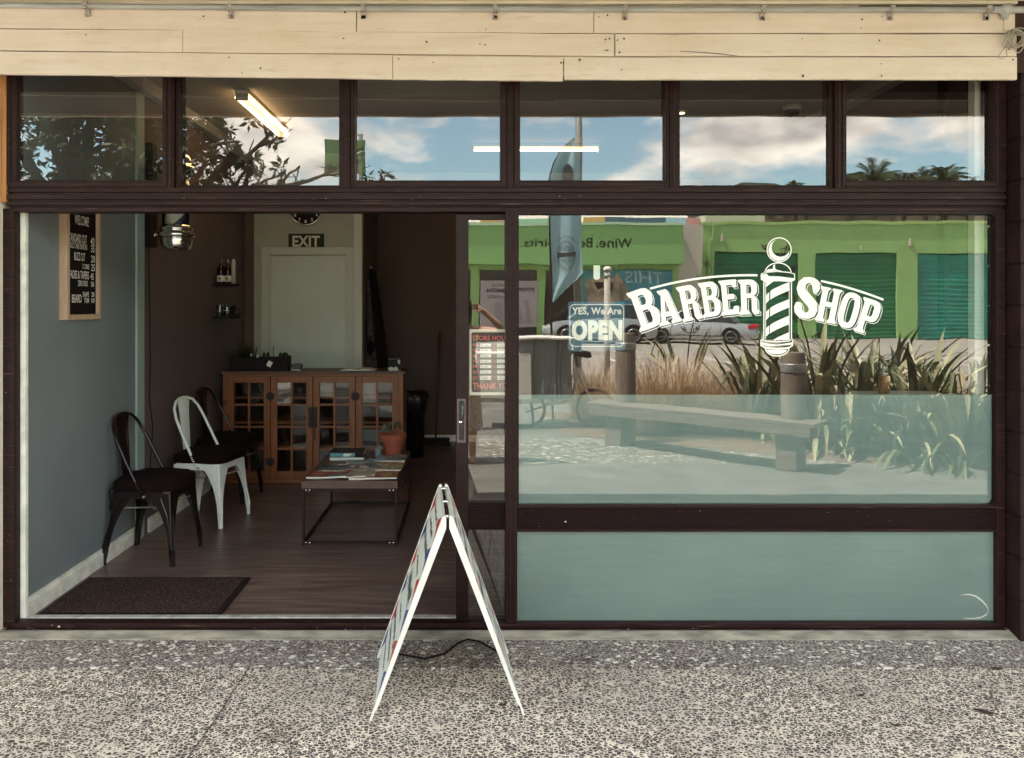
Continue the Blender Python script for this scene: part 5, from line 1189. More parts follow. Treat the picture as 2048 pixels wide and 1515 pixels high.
b.build('lettering', M('dark green lettering', (.02,.03,.015), .5), LS, fixn=False)
# posters
PS = MB().box(rx(960,s1),rx(1072,s1),-s1+.05,-s1+.005,rz_(655,s1),rz_(561,s1)).build('drinks_poster', M('pale pink poster', (.42,.34,.34), .5), LS)
b = MB(); YP = -s1+.055; b.text('PINK', rx(1066,s1),rx(1036,s1), rz_(583,s1),rz_(574,s1), tm(YP), .02); b.text('LEMON', rx(1026,s1),rx(974,s1), rz_(586,s1),rz_(577,s1), tm(YP), .04); b.text('THE PINK ONE', rx(1024,s1),rx(985,s1), rz_(574,s1),rz_(569,s1), tm(YP), .01)
for k in range(2): b.box(rx(976,s1),rx(1024,s1),YP,YP+.004,rz_(594+k*4,s1),rz_(592.6+k*4,s1))
b.build('lettering', M('poster print', (.05,.04,.05), .5), PS, fixn=False)
b = MB(); 
for px in (1040,1056): b.flat([[(rx(px-9,s1),rz_(600,s1)),(rx(px-3,s1),rz_(600,s1)),(rx(px+7,s1),rz_(645,s1)),(rx(px-4,s1),rz_(648,s1))]], tm(YP))
b.flat([[(rx(990,s1),rz_(605,s1)),(rx(1008,s1),rz_(605,s1)),(rx(1008,s1),rz_(648,s1)),(rx(990,s1),rz_(648,s1))]], tm(YP)); b.build('bottle_picture', M('poster grey', (.28,.24,.24), .5), PS, fixn=False)
PB2 = MB().box(rx(1168,s1),rx(1345,s1),-s1+.05,-s1+.005,rz_(640,s1),rz_(541,s1)).build('beach_poster', M('teal poster', (.05,.22,.27), .5, col2=(.08,.33,.36), vscale=.9), LS)
b = MB(); b.text('THIS', rx(1326,s1),rx(1250,s1), rz_(567,s1),rz_(544,s1), tm(YP), .01); b.build('lettering', M('pale poster lettering', (.40,.52,.50), .5), PB2, fixn=False)
b = MB(); b.flat([[(rx(x,s1),rz_(y,s1)) for x,y in ((1172,565),(1185,556),(1215,552),(1236,560),(1240,580),(1258,598),(1230,602),(1225,620),(1180,618),(1176,590))]], tm(YP)); b.flat([[(rx(x,s1),rz_(y,s1)) for x,y in ((1225,548),(1232,546),(1252,572),(1262,596),(1254,600),(1240,574))]], tm(YP+.002)); b.build('figure_picture', M('tan poster figure', (.42,.30,.20), .6, var=.5, vscale=2), PB2, fixn=False)
b = MB(); b.flat([[(rx(x,s1),rz_(y,s1)) for x,y in ((1190,564),(1226,566),(1224,580),(1208,574),(1196,578))]], tm(YP+.004)); b.build('hair_picture', m_boardb, PB2, fixn=False)
BW = MB().box(rx(1358,s1)+.01,rx(1405,s1),-s1,-s1-9,0,rz_(449,s1)); tag(BW.build('brick_pier', m_brickw), 'pale brick wall end between the liquor shop and the green warehouse', 'wall')
# cars -------------------------------------------------------------------
m_tyre = M('tyre rubber', (.015,.014,.014), .8); m_rim = M('alloy rim', (.45,.45,.43), .3, .8); m_carglass = M('car glass', (.02,.025,.028), .08); m_red = M('red lens', (.45,.02,.03), .2); m_clear = M('clear lens', (.7,.7,.66), .15)
def make_car(name, label, paint, Ln, Wd, Ht, suv=False):
    R = empty(name, (0,0,0), label, 'car', 'cars parked in front of the shops across the car park')
    hl = Ln/2; belt = .92 if not suv else 1.05
    st = [(-hl,.72,.42,.62),(-hl+.08,.80,.30,.80),(-hl+.35,.86,.25,belt-.06),(-hl+1.2,.90,.22,belt),(0,.91,.22,belt+.01),(hl-1.5,.90,.22,belt-.02),(hl-.6,.86,.25,belt-.13),(hl-.15,.78,.30,.72),(hl,.68,.40,.60)]
    prof = lambda hw_,zb,zt_: [(-hw_*.92,zb),(-hw_,zb+.1),(-hw_*1.0,zb+(zt_-zb)*.6),(-hw_*.94,zt_-.04),(-hw_*.82,zt_),(hw_*.82,zt_),(hw_*.94,zt_-.04),(hw_*1.0,zb+(zt_-zb)*.6),(hw_,zb+.1),(hw_*.92,zb)]
    vs = []; k = Wd/1.82
    for x,hw_,zb,zt_ in st: vs += [(x,p[0]*k,p[1]) for p in prof(hw_,zb,zt_)]
    m = 10; fs = [(i*m+j,i*m+(j+1)%m,(i+1)*m+(j+1)%m,(i+1)*m+j) for i in range(len(st)-1) for j in range(m)]; fs += [tuple(range(m)), tuple((len(st)-1)*m+j for j in range(m))]
    b = MB(); b.add(vs, fs)
    b.build('body', paint, R, smooth=True).modifiers.new('b','EDGE_SPLIT').split_angle = .7
    # cabin: -X is the rear
    if suv: cs_ = [(-hl+.12,.74,belt-.02,belt),(-hl+.30,.70,belt-.02,Ht-.08),(-hl+.8,.68,belt-.02,Ht),(.35,.68,belt-.02,Ht-.02),(1.0,.74,belt-.02,belt+.12),(1.25,.78,belt-.03,belt-.01)]
    else: cs_ = [(-hl+.75,.76,belt-.03,belt),(-hl+1.15,.66,belt-.03,Ht-.14),(-hl+1.7,.62,belt-.03,Ht),(.1,.62,belt-.03,Ht),(.55,.66,belt-.03,Ht-.12),(1.15,.78,belt-.04,belt-.01)]
    vs = []
    for x,hw_,zb,zt_ in cs_: vs += [(x,-.83*k,zb),(x,-hw_*k,zt_),(x,hw_*k,zt_),(x,.83*k,zb)]
    gl = MB(); rf = MB(); n = len(cs_)
    fs = []
    for i in range(n-1):
        for j in (0,2): fs.append((i*4+j,i*4+j+1,(i+1)*4+j+1,(i+1)*4+j))
        if i in (0,1,n-2,n-3) : fs.append((i*4+1,i*4+2,(i+1)*4+2,(i+1)*4+1))
    gl.add(vs, fs); gl.build('window_glass', m_carglass, R, fixn=False)
    for i in range(1 if suv else 2, n-3+(1 if suv else 1)):
        a, c_ = cs_[i], cs_[min(n-1,i+1)]
        rf.add([(a[0],-a[1]*k-.01,a[3]+.012),(a[0],a[1]*k+.01,a[3]+.012),(c_[0],c_[1]*k+.01,c_[3]+.012),(c_[0],-c_[1]*k-.01,c_[3]+.012)], [(0,1,2,3)])
    for sy in (-1,1):
        rf.tube([(c_[0], sy*(c_[1]*k+.004), c_[3]+.006) for c_ in cs_], .022, 6)
        i = n//2; rf.tube([(-.25,sy*.84*k,belt),(-.22,sy*.63*k,Ht-.01)], .028, 6)
    rf.build('roof', paint, R)
    for sx in (-1,1):
        for sy in (-1,1):
            x = sx*Ln*.29-.02; wr = .33 if not suv else .37; wv_ = Ln
            b = MB(); y = sy*(.80*k)
            b.lathe([(wr*.64,-.05),(wr*.66,-.105),(wr*.94,-.11),(wr,-.07),(wr,.07),(wr*.94,.11),(wr*.66,.105),(wr*.64,.05)], (x,y,wr), 28, 'Y'); Wh = b.build('wheel', m_tyre, R, smooth=False)
            b = MB(); b.tube([(x+wr*.65*math.cos(a),y+sy*.105,wr+wr*.65*math.sin(a)) for a in [2*PI*k/28 for k in range(28)]], .018, 6, closed=True)
            for q in range(10):
                a = 2*PI*q/10
                for t_ in (-.1,.1): b.tube([(x,y+sy*.085,wr),(x+math.cos(a)*wr*.64,y+sy*.10,wr+math.sin(a)*wr*.66)], .018, 5)
            b.build('rim', m_rim, Wh)
            b = MB(); n_ = 16; vs = []
            for q in range(n_+1): a = PI*q/n_; vs += [(x+math.cos(a)*(wr+.06),sy*(.905*k),wr+math.sin(a)*(wr+.05)),(x+math.cos(a)*(wr+.06),sy*(.60*k),wr+math.sin(a)*(wr+.05))]
            b.add(vs+[(x,sy*(.912*k),wr)], [(2*q,2*q+1,2*q+3,2*q+2) for q in range(n_)]+[(2*q,2*q+2,2*n_+2) for q in range(n_)]); b.build('wheel_arch', m_tyre, R, fixn=False)
    for sy in (-1,1):
        b = MB(); b.obox((-hl+.16,sy*.68*k,.78 if not suv else .9), (.14,sy*.05,0),(0,.16*k,0),(0,0,.075)); b.build('tail_lamp', m_red, R, bevel=.02)
        b = MB(); b.obox((hl-.13,sy*.62*k,.64), (.09,0,0),(0,.17*k,0),(0,0,.06)); b.build('headlight', m_clear, R, bevel=.02)
    b = MB(); b.box(-hl-.012,-hl+.05,-.26,.26,.5,.61); b.build('number_plate', m_white, R)
    b = MB()
    for sy in (-1,1):
        for x in (-1.0,.0,.95): b.box(x-.005,x+.005,sy*.905*k,sy*.914*k,.35,belt-.05)
        b.box(-hl+.5,hl-.6,sy*.90*k,sy*.915*k,.33,.36)
    b.build('door_seam', m_seal, R)
    return R
m_silver = M('silver car paint', (.46,.47,.46), .3, .4, coat=.6); m_greyp = M('pale grey car paint', (.36,.38,.38), .3, .3, coat=.6)
c1 = make_car('silver_saloon', 'silver saloon car seen rear three quarter behind the BARBER lettering', m_silver, 4.8, 1.82, 1.45)
c1.location = (rx(1395,28.3),-28.3,-.004); c1.rotation_euler = (0,0,PI-math.radians(-24))
c2 = make_car('grey_estate', 'pale grey estate car parked left of the silver saloon behind the OPEN sign', m_greyp, 4.7, 1.84, 1.62, True)
c2.location = (rx(1195,28.6),-28.6,-.004); c2.rotation_euler = (0,0,PI+math.radians(4))
# posts and bench ----------------------------------------------------------
m_post = wood_mat('weathered timber post', (.13,.10,.075), (.25,.205,.155), .8, (10,10,1), 5, .4)
m_seat = wood_mat('weathered bench plank', (.12,.09,.068), (.20,.155,.12), .7, (1,14,10), 4, .3)
def post(px, pb, wp, zt_, label):
    s = 1540*1.6/(pb-610)-D0; x = rx(px, s); r = wp/1540*(D0+s)/2
    R = empty('timber_post', (x,-s,0), label, 'post', 'squat timber posts by the bench')
    b = MB(); b.lathe([(r,0),(r*.98,zt_-.04),(r*.9,zt_)], (x,-s,0), 20); b.build('shaft', m_post, R, smooth=True).modifiers.new('b','EDGE_SPLIT').split_angle = .6
    b = MB(); b.lathe([(r+.004,zt_-.20),(r+.006,zt_-.19),(r+.006,zt_-.12),(r+.004,zt_-.11)], (x,-s,0), 20); b.build('metal_band', m_steel, R, smooth=True)
    return x, s
xa, sa = post(1252,886,40,1.27,'round weathered timber post at the left end of the bench')
xb, sb = post(1590,936,46,1.13,'round weathered timber post at the right end of the bench')
BE = empty('bench', ((xa+xb)/2,-(sa+sb)/2,0), 'long weathered timber bench set diagonally in front of the grasses', 'bench')
A_, B_ = Vector((rx(1203,5.35),-5.35,0)), Vector((rx(1655,3.62),-3.62,0)); dr_ = (B_-A_).normalized(); nr_ = Vector((-dr_.y,dr_.x,0)); nr_ = nr_ if nr_.y > 0 else -nr_
md = (A_+B_)/2; hl_ = (B_-A_).length/2
for k in (0,1):
    b = MB(); b.obox(md+nr_*(.02+.19*k)+Vector((0,0,.47)), dr_*hl_, nr_*.09, Vector((0,0,.022))); b.build('seat_plank', m_seat, BE, bevel=.006)
b = MB(); b.obox(md+nr_*.285+Vector((0,0,.40)), dr_*(hl_-.04), nr_*.02, Vector((0,0,.045))); b.build('front_rail', m_seat, BE, bevel=.004)
for q in (Vector((xa,-sa,0)),Vector((xb,-sb,0))):
    t_ = (q-md).dot(dr_); b = MB(); b.obox(md+dr_*t_+nr_*.14+Vector((0,0,.222)), dr_*.10, nr_*.10, Vector((0,0,.222))); b.build('leg', m_seat, BE, bevel=.006)
# tussocks ------------------------------------------------------------------
m_tus = [M('tawny grass blades', (.55,.42,.28), .8), M('pale straw blades', (.75,.62,.44), .8), M('dark brown blades', (.19,.12,.075), .8)]
def tussock(cx, cs, rad, h, n, label, seed):
    rnd = random.Random(seed); b = MB(); random.seed(seed)
    for k in range(n):
        a = rnd.uniform(0,2*PI); r = rad*.35*math.sqrt(rnd.random()); b.mat(rnd.choice((0,0,1,1,2)))
        blade(b, (cx+r*math.cos(a),-cs+r*math.sin(a),.0), a+rnd.gauss(0,.6), h*rnd.uniform(.65,1.15), .007, rnd.uniform(2,52), 5, rnd.uniform(.1,.75))
    return tag(b.build('tussock_grass', m_tus, fixn=False), label, 'grass clump', 'tussock grasses behind the bench')
tussock(rx(1340,6.3),6.3,1.0,.98,2600,'large reddish tussock between the two timber posts',1)
tussock(rx(1430,6.0),6.0,.9,.86,1500,'reddish tussock just left of the right timber post',2)
tussock(rx(1190,7.2),7.2,.7,.86,1200,'straw coloured tussock left of the left timber post',3)
tussock(rx(1290,5.9),5.9,.7,.85,1100,'low tussock spilling under the middle of the bench',4)
# flax ---------------------------------------------------------------------
m_flx = [M('olive flax leaf', (.13,.15,.06), .45), M('pale flax leaf', (.34,.33,.18), .45), M('dark flax leaf', (.04,.055,.025), .45), M('straw flax leaf', (.42,.36,.22), .55)]
def strap(mb, base, az, ln_, wd, lean, fold, kink=None):
    d = Vector((math.cos(az), math.sin(az), 0)); sd_ = Vector((-math.sin(az), math.cos(az), 0)); p = Vector(base); vs = []; n = 9; el = math.radians(90-lean)
    for i in range(n+1):
        t = i/n; w_ = wd*.5*(min(1,.55+t*1.6))*(1-max(0,(t-.6)/.4)**1.6)+.0006
        e = el-(fold*t*t)-(1.9 if kink and t > kink else 0)
        nr = Vector((-d.x*math.sin(e),-d.y*math.sin(e),math.cos(e)))
        vs += [p+sd_*w_+nr*w_*.35, p-nr*.0, p-sd_*w_+nr*w_*.35]
        p = p+(d*math.cos(e)+Vector((0,0,1))*math.sin(e))*ln_/n
    mb.add(vs, [(3*i+j,3*i+j+1,3*i+4+j,3*i+3+j) for i in range(n) for j in (0,1)])
def flax(px, s, h, n, label, seed, stalk=0):
    rnd = random.Random(seed); R = empty('flax_plant', (rx(px,s),-s,0), label, 'plant', 'flax plants beside the bench')
    b = MB(); cx = rx(px,s)
    for k in range(n):
        a = rnd.uniform(0,2*PI); r = rnd.uniform(0,.22); b.mat(rnd.choice((0,0,1,1,2,2,3)))
        strap(b, (cx+r*math.cos(a),-s+r*math.sin(a),.0), a+rnd.gauss(0,.5), h*rnd.uniform(.7,1.15), rnd.uniform(.045,.085), rnd.uniform(3,42), rnd.uniform(.2,1.6), rnd.choice((None,None,None,.55,.7)))
    for k in range(int(n*.5)):
        a = rnd.uniform(0,2*PI); b.mat(rnd.choice((0,1,2))); strap(b, (cx+.1*math.cos(a),-s+.1*math.sin(a),.0), a, h*rnd.uniform(.5,.9), rnd.uniform(.03,.06), rnd.uniform(45,78), rnd.uniform(.8,2.2))
    b.build('leaves', m_flx, R, fixn=False)
    if stalk:
        m_ = bpy.data.materials.get('dark seed stalk') or M('dark seed stalk', (.03,.018,.014), .7)
        for q in range(stalk):
            b = MB(); a = rnd.choice((-.55,.5)); x = cx+rnd.uniform(-.1,.1); pts = [Vector((x+a*.9*t*t,-s+.05*q,2.42*t*(1-.10*t))) for t in [i/8 for i in range(9)]]
            b.tube(pts, [.014-.001*i for i in range(9)], 6)
            for i in range(4,9):
                for z in (-1,1):
                    p = pts[i]; e = p+Vector((z*rnd.uniform(.10,.2),rnd.uniform(-.08,.08),rnd.uniform(.02,.10))); b.tube([p,(p+e)/2+Vector((0,0,-.02)),e], .005, 5)
                    for w_ in range(4): 
                        f0 = p.lerp(e,.4+.17*w_); b.tube([f0, f0+Vector((rnd.uniform(-.02,.05)*z,0,.04)), f0+Vector((z*rnd.uniform(.03,.07),rnd.uniform(-.03,.03),rnd.uniform(.06,.10)))], [.004,.009,.002], 5)
            b.build('seed_stalk', m_, R)
    return R
flax(1525,5.9,1.30,69,'flax plant directly behind the right timber post',21)
flax(1640,5.2,1.45,90,'tall flax plant just right of the right timber post under the SHOP lettering',22,1)
flax(1735,4.8,1.30,75,'flax plant with broad pale folded leaves near the orange jar',23)
flax(1835,4.4,1.30,75,'flax plant below the right end of the roller doors',24)
flax(1930,4.0,1.15,69,'dense flax plant at the right edge of the big window',25)
flax(1760,6.4,1.45,69,'flax plant at the back of the bed behind the others',26)
flax(1960,5.6,1.2,36,'flax plant at the back right corner of the bed',28)
flax(1370,8.4,1.35,26,'thin flax plant with a leaning dark seed stalk beyond the tussocks',27,1)
# white post, tall pole, flag ------------------------------------------------
x, s = rx(1215,7.5), 7.5
WP = empty('white_post', (x,-s,0), 'slim white plastic post with a cap behind the OPEN sign', 'post')
b = MB(); b.lathe([(.045,0),(.045,2.10)], (x,-s,0), 16); b.build('shaft', M('dulled plastic', (.42,.39,.32), .6), WP, smooth=True)
b = MB(); b.lathe([(.058,2.1005),(.058,2.13),(.04,2.16),(0,2.17)], (x,-s,0), 16); b.build('cap', m_white, WP, smooth=True)
b = MB()
for z in (1.25,1.35,2.0): b.lathe([(.052,z),(.056,z+.005),(.056,z+.03),(.052,z+.035)], (x,-s,0), 16)
b.each('strap', m_steel, WP)
x, s = rx(1157,9), 9.0
LP_ = empty('lamp_post', (x,-s,0), 'tall grey lamp post behind the feather flag', 'lamp post')
b = MB(); b.tube([(x,-s,0),(x,-s,6.8)], [.075,.05], 12); b.build('pole', M('grey green galvanised', (.20,.21,.19), .5, .3), LP_, smooth=True)
b = MB(); b.tube([(x,-s,6.75),(x,-s-.3,6.95),(x,-s-1.2,7.0)], .035, 8); b.build('arm', m_grey, LP_); b = MB(); b.box(x-.12,x+.12,-s-1.7,-s-1.1,6.93,7.05); b.build('lamp_head', m_grey, LP_)
s = 6.7; FL = empty('feather_flag', (rx(1103,s),-s,0), 'pale blue feather flag with an oval crest on a curved black pole', 'flag')
F = lambda px, py, dy=0: Vector((rx(px,s),-s+dy,rz_(py,s)))
pole = [F(1106,848),F(1104,700),F(1101,560),F(1099,440),F(1098,380),F(1101,350),F(1110,322),F(1124,298),F(1148,276)]
b = MB(); b.tube(pole, [.016,.016,.015,.014,.012,.011,.010,.008,.006], 8); b.build('pole', m_chblack, FL, smooth=True)
b = MB(); b.lathe([(.0,.0),(.24,.0),(.22,.05),(.03,.07)], (rx(1106,s),-s,0), 20); b.build('base', m_grey, FL)
rows_ = [(276,1147,1149),(285,1139,1150),(300,1124,1154),(322,1111,1157),(350,1102,1159),(380,1099,1161),(430,1100,1164),(480,1101,1165),(520,1102,1167),(545,1102,1169),(560,1102,1156),(580,1102,1130),(604,1102,1110)]
vs = []; nn = 12
for j,(y,xl,xr) in enumerate(rows_):
    for i in range(nn+1): u = i/nn; vs.append(F(xl+(xr-xl)*u, y+(random.uniform(-3,3) if j == len(rows_)-1 else 0), .018*math.sin(u*9+j*.35)*min(1,j*.3)))
b = MB(); b.add(vs, [(j*(nn+1)+i,j*(nn+1)+i+1,(j+1)*(nn+1)+i+1,(j+1)*(nn+1)+i) for j in range(len(rows_)-1) for i in range(nn)])
SLm = M('pale blue flag cloth', (.36,.56,.58), .9); sail = b.build('sail', SLm, FL, fixn=False, smooth=True)
b = MB(); Fm = lambda p: F(p[0],p[1],.075)
b.ribbon(sup(1131,512,18,28,1,36), 1.3, Fm, True); b.ribbon(sup(1131,512,15.5,25,1,36), .8, Fm, True); b.flat([[(1112,508),(1152,505),(1152,513),(1112,516)]], Fm)
for k in range(14): x0 = 1118+k*2; b.ribbon([(x0,506-abs(8-k)*-.6-14),(x0+1,504)], .7, Fm)
for k in range(10): x0 = 1121+k*2.2; b.ribbon([(x0,518),(x0+.6,530-abs(5-k)*1.6)], .8, Fm)
b.ribbon([(1114+i*3.2,484-9*math.sin(i/11*PI)) for i in range(12)], 1.6, Fm)
for cy_ in (350,): b.flat([sup(1134,cy_,11,22,1,30)], lambda p: F(p[0],p[1],.074))
b.build('crest', M('grey crest print', (.06,.07,.07), .7), sail, fixn=False)
# loaded cargo bicycle -------------------------------------------------------
BK = empty('cargo_bicycle', (rx(1120,6.4),-6.4,0), 'small wheeled cargo bicycle with white fork and grey fabric covered load box', 'bicycle')
s = 6.4; Bp = lambda px, py, dy=0: Vector((rx(px,s),-s+dy,rz_(py,s)))
def bwheel(px, zc, r, dy=0):
    b = MB(); c0 = Vector((rx(px,s),-s+dy,zc)); b.tube([c0+Vector((r*math.cos(a),0,r*math.sin(a))) for a in [2*PI*k/28 for k in range(28)]], .022, 8, closed=True)
    W = b.build('wheel', m_tyre, BK, smooth=True); b = MB()
    for k in range(14): a = 2*PI*k/14; b.tube([c0, c0+Vector((r*math.cos(a),0,r*math.sin(a)))], .0025, 4)
    b.lathe([(.02,-.04),(.02,.04)], c0, 10, 'Y'); b.build('spokes', m_chrome, W)
bwheel(1192,.245,.245); bwheel(1052,.245,.245); 
b = MB()
for dy in (-.05,.05): b.tube([Bp(1158,738,dy*.6),Bp(1170,770,dy),Bp(1192,812,dy)], .014, 8); b.tube([Bp(1156,742,dy*.5),Bp(1143,800,dy)], .010, 8)
b.each('fork', m_white, BK, smooth=True)
b = MB(); b.tube([Bp(1150,800),Bp(1118,803),Bp(1092,806)], .022, 8); b.tube([Bp(1118,803),Bp(1158,735)], .016, 8); b.tube([Bp(1052,822),Bp(1100,806)], .014, 8); b.tube([Bp(1100,806),Bp(1090,680)], .016, 8); b.build('frame_tube', m_white, BK, smooth=True)
b = MB(); b.tube([Bp(1158,738),Bp(1152,705)], .014, 8); b.tube([Bp(1140,706,-.25),Bp(1152,704,0),Bp(1140,706,.25)], .012, 8); b.build('handlebar', m_chblack, BK, smooth=True)
b = MB(); b.tube([Bp(1153,711,.1),Bp(1160,708,.1),Bp(1178,711,.1),Bp(1181,716,.1)], [.02,.05,.05,.02], 10); b.build('saddle', m_chblack, BK, smooth=True)
b = MB(); x0, x1 = rx(1030,s), rx(1141,s); n = 18; top = []; vs = []
for j in range(7):
    z = rz_(792,s)+(rz_(678,s)-rz_(792,s))*j/6
    for i in range(n+1): u = i/n; vs.append((x0+(x1-x0)*u, -s+.20+.007*math.sin(u*17+j*.6)+.004*math.sin(u*37+j), z))
b.add(vs, [(j*(n+1)+i,j*(n+1)+i+1,(j+1)*(n+1)+i+1,(j+1)*(n+1)+i) for j in range(6) for i in range(n)])
b.box(x0,x1,-s+.17,-s-.25,rz_(792,s),rz_(679,s)); cvr = b.build('load_box', M('grey canvas', (.24,.26,.24), .8), BK, fixn=False)
b = MB(); b.box(x0-.02,x1+.03,-s+.26,-s-.28,rz_(679,s)+.001,rz_(674,s)); b.build('box_lid', m_white, BK, bevel=.01)
b = MB(); b.box(x0-.5,rx(1060,s),-s+.235,-s-.2,rz_(792,s),rz_(705,s)); b.build('white_crate', m_white, BK)
b = MB()
for px in (1066,1110,1118): b.tube([Bp(px,678,.245),Bp(px-2,735,.25),Bp(px,792,.245)], .012, 6)
b.tube([Bp(1062,800,.1),Bp(1066,850,.1)], .02, 8); b.build('strap', M('dark grey strap', (.06,.07,.07), .7), BK)
# green street sign on a pole
s = 26; GS = empty('green_sign', (rx(720,s),-s,0), 'square green shop sign high on a grey pole beyond the tree', 'sign')
b = MB(); b.tube([(rx(722,s),-s,0),(rx(722,s),-s,rz_(268,s))], .09, 10); b.tube([(rx(722,s),-s,rz_(268,s)),(rx(712,s),-s,rz_(268,s)),(rx(712,s),-s,rz_(280,s))], .06, 8); b.build('pole', m_steel, GS)
b = MB(); b.box(rx(650,s),rx(733,s),-s+.16,-s+.30,rz_(352,s),rz_(282,s)); SGp = b.build('sign_board', M('dark green sign', (.09,.17,.06), .5), GS, bevel=.02)
b = MB(); b.ribbon([(rx(x,s),rz_(y,s)) for x,y in ((716,318),(720,300),(724,320),(728,298))], .1, lambda p: (p[0],-s+.306,p[1])); b.ribbon([(rx(x,s),rz_(y,s)) for x,y in ((658,345),(664,330),(672,345),(682,328),(690,345))], .1, lambda p: (p[0],-s+.306,p[1])); b.build('sign_mark', m_black, SGp, fixn=False)

# trees ----------------------------------------------------------------------
m_bark = M('dark bark', (.05,.035,.028), .9, var=.4, vscale=12, bump=.6, bscale=20)
m_lf = [M('dark green leaf', (.035,.045,.02), .45), M('brown green leaf', (.05,.045,.025), .5), M('lighter green leaf', (.08,.10,.04), .45)]
def leafy_tree(x, y, label, seed, hgt, limbs, dens=1):
    rnd = random.Random(seed); R = empty('broad_tree', (x,y,0), label, 'tree', 'trees over the footpath')
    tr = MB(); lv = MB()
    def tuft(p, r):
        for k in range(13):
            if dens < 1 and rnd.random() > dens: continue
            d = Vector((rnd.gauss(0,1),rnd.gauss(0,1),rnd.gauss(0,.8))).normalized(); u = d.orthogonal().normalized(); u = Matrix.Rotation(rnd.uniform(0,6),3,d)@u
            L_ = r*rnd.uniform(.6,1.1); w_ = L_*.15; lv.mat(rnd.randrange(3))
            lv.add([p+d*.02, p+d*L_*.5+u*w_, p+d*L_, p+d*L_*.5-u*w_], [(0,1,2,3)])
    def branch(p, d, ln_, r, dep, bareb):
        n = 5; pts = [p]; q = p
        for i in range(n):
            d = (d+Vector((rnd.gauss(0,.16),rnd.gauss(0,.16),rnd.gauss(0,.12)))).normalized(); q = q+d*ln_/n; pts.append(q)
            if dep <= 2 and rnd.random() < .85:
                nd = (d+Vector((rnd.gauss(0,.7),rnd.gauss(0,.7),rnd.gauss(0,.55)))).normalized()
                branch(q, nd, ln_*rnd.uniform(.4,.62), r*.5, dep+1, bareb)
        tr.tube(pts, [r*(1-.55*i/n) for i in range(n+1)], 6 if dep < 2 else 4)
        if dep >= 3 or (dep==2 and rnd.random()<.6):
            if rnd.random() > bareb:
                for k in range(2): tuft(q+Vector((rnd.gauss(0,.07),rnd.gauss(0,.07),rnd.gauss(0,.07))), .17)
                tuft(pts[3], .14)
    base = Vector((x,y,0)); tr.tube([base, base+Vector((.1,0,1.2)), base+Vector((-.05,.05,hgt))], [.26,.20,.16], 12)
    for (dx_,dy_,dz_,ln_,bareb,h0) in limbs:
        branch(Vector((x,y,hgt*h0)), Vector((dx_,dy_,dz_)).normalized(), ln_, .085, 0, bareb)
    tr.build('trunk', m_bark, R); lv.build('crown', m_lf, R, fixn=False)
leafy_tree(-5.0,-6.2,'large dark leafy tree filling the top left window in the glass',31,2.5,
    [(a,b_,c_,l_,.02,h_) for a,b_,c_,l_,h_ in ((.9,.1,.6,1.35,1),(-.9,0,.6,1.8,1),(.3,.6,.9,1.6,1),(-.4,-.4,1,1.8,1),(.5,-.5,.35,1.4,.95),(-.7,.5,.2,1.6,.95),(0,.2,1,1.9,1),(.8,.3,.3,1.1,1),(-1,.2,.9,1.8,1),(.3,0,1,1.9,1))], .3)
leafy_tree(-4.6,-6.4,'leaning tree with long bare branches in the second top window',37,2.6,
    [(1,.1,.42,2.0,.98,1),(1,.2,.2,1.8,.98,1.05),(1,-.2,.60,1.9,.75,1),(.9,0,.95,1.5,.25,1.1),(.6,.1,1.2,1.7,.1,1)])
def palm(px, py, s, r, label, seed):
    rnd = random.Random(seed); top = Vector((rx(px,s),-s,rz_(py,s))); R = empty('palm_tree', (top.x,top.y,0), label, 'palm', 'palms rising behind the warehouse')
    b = MB(); b.tube([(top.x,top.y,0),(top.x+.1,top.y,top.z*.5),top], [.28,.22,.2], 8); b.build('trunk', m_bark, R)
    b = MB()
    for k in range(46):
        az = rnd.uniform(0,2*PI); lean = rnd.uniform(5,100); d = Vector((math.cos(az),math.sin(az),0)); p = top.copy(); L_ = r*rnd.uniform(.8,1.15); el = math.radians(90-lean); n = 6; pts = []
        for i in range(n+1):
            pts.append(p.copy()); e = el-1.1*(i/n)**1.5; p = p+(d*math.cos(e)+Vector((0,0,1))*math.sin(e))*L_/n
        b.mat(rnd.randrange(3)); b.tube(pts, [.03-.004*i for i in range(n+1)], 4)
        sd_ = Vector((-d.y,d.x,0))
        for i in range(1,n+1):
            for q in (-1,1):
                for t_ in (0,.5):
                    a = pts[i-1].lerp(pts[i],t_); tip = a+(sd_*q*.5+(pts[i]-pts[i-1]).normalized()*.6+Vector((0,0,-.25))).normalized()*L_*.26; w_ = Vector((0,0,.04))
                    b.add([a-w_,a+w_,tip], [(0,1,2)])
    b.build('crown', m_lf, R, fixn=False)
for i,(px,py,s,r,lb) in enumerate(((1588,368,62,1.1,'tiny palm head low beside the fifth top window mullion, left of the pair'),(1612,369,62,.9,'smaller palm head right beside the tiny one near the fifth top window mullion'),(1700,362,58,1.5,'rounded palm head at the left end of the sixth top window'),(1745,352,56,2.2,'tallest upright palm in the sixth top window'),
   (1806,366,60,1.8,'broad low palm in the middle of the sixth top window'),(1850,356,58,1.5,'spiky palm just right of the middle of the sixth top window'),(1888,352,56,1.9,'round spiky palm near the right end of the sixth top window'),(1935,372,60,1.5,'low palm at the right end of the sixth top window'))):
    palm(px,py+14,s,r,lb,50+i)

